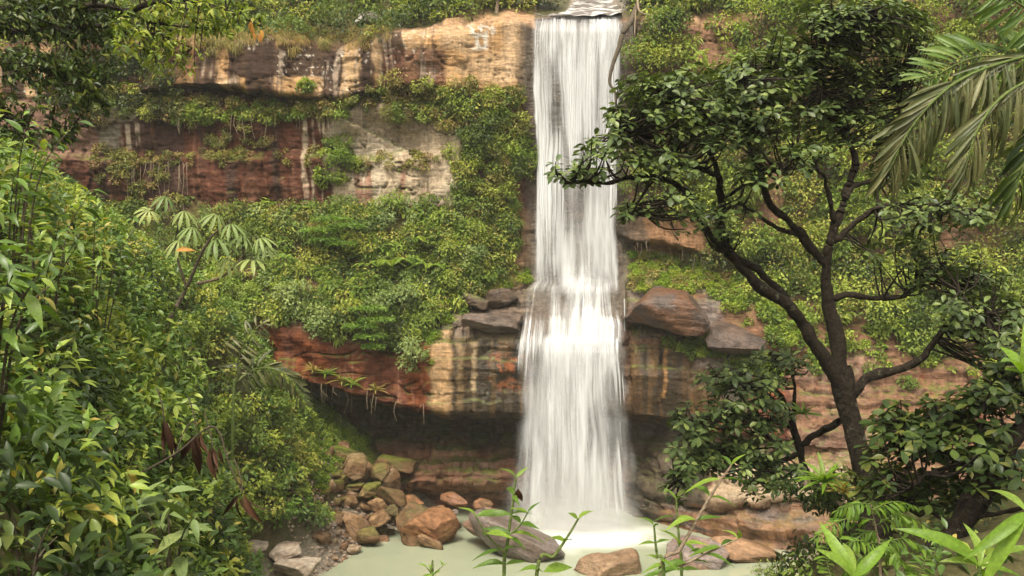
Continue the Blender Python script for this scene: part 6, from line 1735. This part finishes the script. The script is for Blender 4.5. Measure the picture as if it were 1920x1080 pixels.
for k, (px, pyb, h, rx, mk, lb) in enumerate([
        (560, 40, 75, 40, 'cliff', 'leafy tree on the cliff top above the dark stained wall'), (770, 40, 70, 44, 'cliff', 'bushy green tree on the cliff top right of the lichen boulder'),
        (850, 28, 70, 40, 'dark', 'dark tree above the tan cliff shoulder'), (930, 24, 80, 44, 'dark', 'dark leaved tree nearest the stream on its left bank'), (1010, 20, 60, 34, 'cliff', 'tree leaning at the left edge of the stream'),
        (1210, 10, 60, 40, 'cliff', 'tree at the right edge of the stream above the vine'), (1310, 10, 50, 40, 'bright', 'light green tree above the bare brown patch'), (680, 30, 50, 26, 'brownish', 'brownish shrubby tree behind the lichen boulder'),
        (440, 50, 60, 36, 'cliff', 'tree on the cliff top next to the overhanging branch'), (1800, 80, 120, 80, 'dark', 'dark tree behind the palm at upper right'), (1500, 60, 110, 60, 'cliff', 'tree rising behind the crown of the broad leaved tree')]):
    hill_tree(lb, px, pyb, 41.5, h, rx, mk, k)

# ferns: arching fronds from one point
def fern(label, px, py, Y, n, L_, seed, mk='bright', on=None, width=0.24, group='ferns on the cliff slope', name='fern', rise=0.8, trunk=0.0):
    rg = np.random.default_rng(970 + seed)
    p, nv = cliff_at(px, py) if on is None else (on, np.array([0, -1, 0.2]))
    c = p + nrm(nv + np.array([0, -0.3, 0])) * 0.3 + np.array([0, 0, trunk])
    e = empty(name, p, label, 'fern', group)
    tube_part('stem', [p - nv * 0.15, (p + c) / 2, c], [0.04, 0.035, 0.03], TWIG, e, p)
    for k in range(n):
        a = 2 * math.pi * k / n + rg.normal(0, 0.2)
        out = np.array([math.cos(a), 0.75 * math.sin(a) - 0.25, 0])
        l = L_ * rg.uniform(0.8, 1.1)
        C_ = catmull([c, c + out * l * 0.45 + np.array([0, 0, l * 0.34 * rise]), c + out * l * 0.95 + np.array([0, 0, l * (0.34 * rise - 0.28)])], 26)
        bg_ = Bag()
        P, D, Nh, s = [], [], [], []
        for i in range(2, 26):
            tg = nrm(C_[i] - C_[i - 1]); t = i / 25
            for sd in (-1, 1):
                sv = nrm(np.cross(tg, [0, 0, 1.0])) * sd
                P.append(C_[i]); D.append(nrm(sv + tg * 0.45 + np.array([0, 0, -0.18]))); Nh.append(np.array([0, -0.2, 1.0])); s.append(l * width * (math.sin(math.pi * (0.12 + 0.85 * t)) ** 0.8))
        bg_.add(T_OVATE, G[mk], np.array(P), np.array(D), np.array(Nh), np.array(s), np.mod(rg.random() * 0.5 + rg.random(len(P)) * 0.3, 1), w=np.full(len(P), 0.75))
        bg_.build('frond', e, p)


fern('tree fern with a few broad fronds in the middle of the green slope', 760, 498, 38.6, 8, 1.15, 1)
fern('fern left of the tree fern on the green slope', 715, 498, 38.6, 7, 1.0, 2)
fern('fern right of the tree fern on the green slope', 812, 505, 38.6, 7, 1.0, 3)
fern('fern with upright fronds above the tree fern', 785, 465, 38.8, 7, 0.9, 4, rise=1.3)
fern('small fern low at the left of the slope', 690, 505, 38.5, 6, 0.8, 5)
for k, (px, py, lb, lay) in enumerate([(640, 470, 'feathery green tree with flat layered sprays at the left of the slope', [(625, 412, 40), (650, 424, 34), (600, 432, 34), (612, 450, 30), (640, 458, 30)]),
                                  (690, 640, 'feathery green shrub hanging above the red wall', [(690, 580, 34), (705, 600, 34), (675, 612, 30), (695, 632, 30), (700, 650, 20)])]):
    rg = np.random.default_rng(985 + k)
    p, nv = cliff_at(px, py)
    e = empty('feathery_tree', p, lb, 'tree', 'feathery trees on the slope')
    tube_part('trunk', [p - nv * 0.1, at(px - 4, (py + lay[0][1]) / 2, p[1] - 0.7), at(lay[0][0], lay[0][1] + 6, p[1] - 0.9)], [0.05, 0.04, 0.02], TWIG, e, p)
    for lx, ly, lr in lay:
        c = at(lx, ly, p[1] - 0.9); r = lr * p[1] / F
        nl = 420
        a = rg.uniform(0, 6.28, nl); q = np.sqrt(rg.random(nl))
        P = c + np.stack([np.cos(a) * q * r, np.sin(a) * q * r * 0.8, 0.12 * (1 - q ** 2) * r + rg.normal(0, 0.05, nl)], -1)
        D = np.stack([np.cos(a), np.sin(a), np.full(nl, -0.35)], -1) + rg.normal(0, 0.5, (nl, 3))
        bg_ = Bag(); bg_.add(T_SMALL, G['feather'], P, D, np.tile([[0, -.4, .9]], (nl, 1)) + rg.normal(0, 0.25, (nl, 3)), 0.12 * rg.uniform(0.6, 1.3, nl), rg.random(nl) * 0.6)
        bg_.build('spray_of_leaves', e, p)['kind'] = 'stuff'

# bromeliads: rosettes of strap leaves
def bromeliad(label, p, L_, n, seed, mk='strap', group='bromeliads'):
    rg = np.random.default_rng(990 + seed)
    e = empty('bromeliad', p, label, 'bromeliad', group)
    a = np.arange(n) * 2.4
    el_ = np.linspace(0.15, 1.2, n)
    D = np.stack([np.cos(a) * np.cos(el_), np.sin(a) * np.cos(el_) - 0.2, np.sin(el_)], -1)
    leaf_objects(e, p, T_STRAP, G[mk], np.tile(p, (n, 1)), D, np.tile([[0, -0.3, 1.0]], (n, 1)) + rg.normal(0, 0.1, (n, 3)), L_ * rg.uniform(0.7, 1.1, n), rg, w=np.full(n, 0.8))


for k, (px, py, lb) in enumerate([(592, 696, 'leftmost bromeliad on the lower lip of the red wall'), (612, 706, 'bromeliad right of the leftmost one on the lower lip'), (640, 716, 'bromeliad in the middle of the lower lip of the red wall'), (662, 722, 'yellowish bromeliad just right of the middle one on the lower lip'), (706, 730, 'rightmost bromeliad on the lower lip below the hanging bush')]):
    p, nv = cliff_at(px, py)
    bromeliad(lb, p + nv * 0.1, 0.62, 16, k, mk='strap' if k % 2 else 'dry', group='bromeliads on the red wall')
bromeliad('large bromeliad perched left of the large tree trunk', at(1545, 905, 12.6), 0.42, 22, 11, group='bromeliads around the tree')
bromeliad('smaller bromeliad beside the large perched one', at(1580, 925, 12.4), 0.3, 16, 12, mk='dry', group='bromeliads around the tree')
bromeliad('bromeliad on the stem of the smaller tree', at(1506, 778, 14.2), 0.3, 16, 13, mk='feather', group='bromeliads around the tree')
# undergrowth at the foot of the right hand trees
rg = np.random.default_rng(95)
N0 = 12000
ys = rg.uniform(4, 32, N0); xs = rg.uniform(0.5, 24, N0); zs = ground_z(xs, ys)
P = np.stack([xs, ys, zs], -1); qx, qy = to_px(P)
P = P[(qx > 1420) & (qx < 3200) & (qy < 1350) & (qy > 500)]
sel_ = rg.permutation(len(P))[:1300]; P = P[sel_]
R = rg.uniform(0.15, 0.5, len(P)) * np.clip(P[:, 1] / 12, 0.6, 1.5); Nv = np.tile([[-0.2, -0.4, 0.85]], (len(P), 1))
b = Bag(); h_ = int(len(P) * 0.55)
mounds(b, P[:h_], R[:h_], Nv[:h_], 60, 0.13, T_OVATE, G['dark'], rg)
mounds(b, P[h_:], R[h_:], Nv[h_:], 60, 0.12, T_OVATE, G['bank'], rg)
c = np.array([at(1545 + 60 * rg.normal() * 0.7, 925 + 25 * rg.normal() * 0.7, 13.2 + rg.normal() * 0.3) for _ in range(34)])
mounds(b, c, np.full(len(c), 0.16), np.tile([[0, -.3, .9]], (len(c), 1)), 40, 0.10, T_OVATE, G['dark'], rg)
tag(b.build('right_bank_undergrowth'), 'dark leafy undergrowth around the feet of the right hand trees', 'undergrowth', kind='stuff')

# ------------------------------------------------------------------ spray drifting at the foot of the falls
V_, F_ = ICO3
def spray_mat(dmax):
    m = bpy.data.materials.new('spray'); m.use_nodes = True
    N, L = m.node_tree.nodes, m.node_tree.links
    N.remove(N['Principled BSDF'])
    pv = N.new('ShaderNodeVolumePrincipled'); pv.inputs['Color'].default_value = (0.97, 0.97, 0.95, 1)
    tc = N.new('ShaderNodeTexCoord'); ln_ = N.new('ShaderNodeVectorMath'); ln_.operation = 'LENGTH'
    L.new(tc.outputs['Object'], ln_.inputs[0])
    nz = N.new('ShaderNodeTexNoise'); nz.inputs['Scale'].default_value = 1.8; nz.inputs['Detail'].default_value = 2
    L.new(tc.outputs['Object'], nz.inputs['Vector'])
    wob = N.new('ShaderNodeMath'); wob.operation = 'MULTIPLY_ADD'; wob.inputs[1].default_value = 0.5
    L.new(nz.outputs['Fac'], wob.inputs[0]); L.new(ln_.outputs['Value'], wob.inputs[2])
    mr = N.new('ShaderNodeMapRange'); mr.interpolation_type = 'SMOOTHSTEP'
    mr.inputs['From Min'].default_value = 1.12; mr.inputs['From Max'].default_value = 0.35; mr.inputs['To Min'].default_value = 0.0; mr.inputs['To Max'].default_value = dmax
    L.new(wob.outputs[0], mr.inputs['Value']); L.new(mr.outputs[0], pv.inputs['Density'])
    L.new(pv.outputs[0], N['Material Output'].inputs['Volume'])
    return m

for dmax, px, py, Y, sx, sy, sz, lb in [(0.45, 1085, 980, 35.9, 3.6, 1.4, 1.9, 'dense low spray where the falls strike the pool'), (0.32, 1082, 950, 36.0, 3.7, 1.9, 3.0, 'white spray drifting around the foot of the lower falls'),
                                        (0.35, 1085, 605, 37.3, 1.7, 0.7, 1.3, 'thin spray around the stepped ledge of the falls')]:
    o = link('spray', mesh_from('spray', V_, F_, np.full(len(F_), 3)), spray_mat(dmax))
    o.location = at(px, py, Y); o.scale = (sx, sy, sz)
    tag(o, lb, 'spray', kind='stuff')

# ------------------------------------------------------------------ damp air in the gorge
m = bpy.data.materials.new('haze'); m.use_nodes = True
N, L = m.node_tree.nodes, m.node_tree.links
N.remove(N['Principled BSDF'])
pv = N.new('ShaderNodeVolumePrincipled'); pv.inputs['Color'].default_value = (0.97, 0.97, 0.94, 1); pv.inputs['Density'].default_value = 0.0005
L.new(pv.outputs[0], N['Material Output'].inputs['Volume'])
hv = np.array([(x, y, z) for x in (-80, 80) for y in (-20, 120) for z in (-3.0, 75.0)], float)
hf = np.array([(0, 1, 3, 2), (4, 6, 7, 5), (0, 4, 5, 1), (2, 3, 7, 6), (0, 2, 6, 4), (1, 5, 7, 3)])
o = link('haze', mesh_from('haze', hv, hf, np.full(6, 4), smooth=False), m)
tag(o, 'thin damp haze filling the gorge', 'haze', kind='stuff')
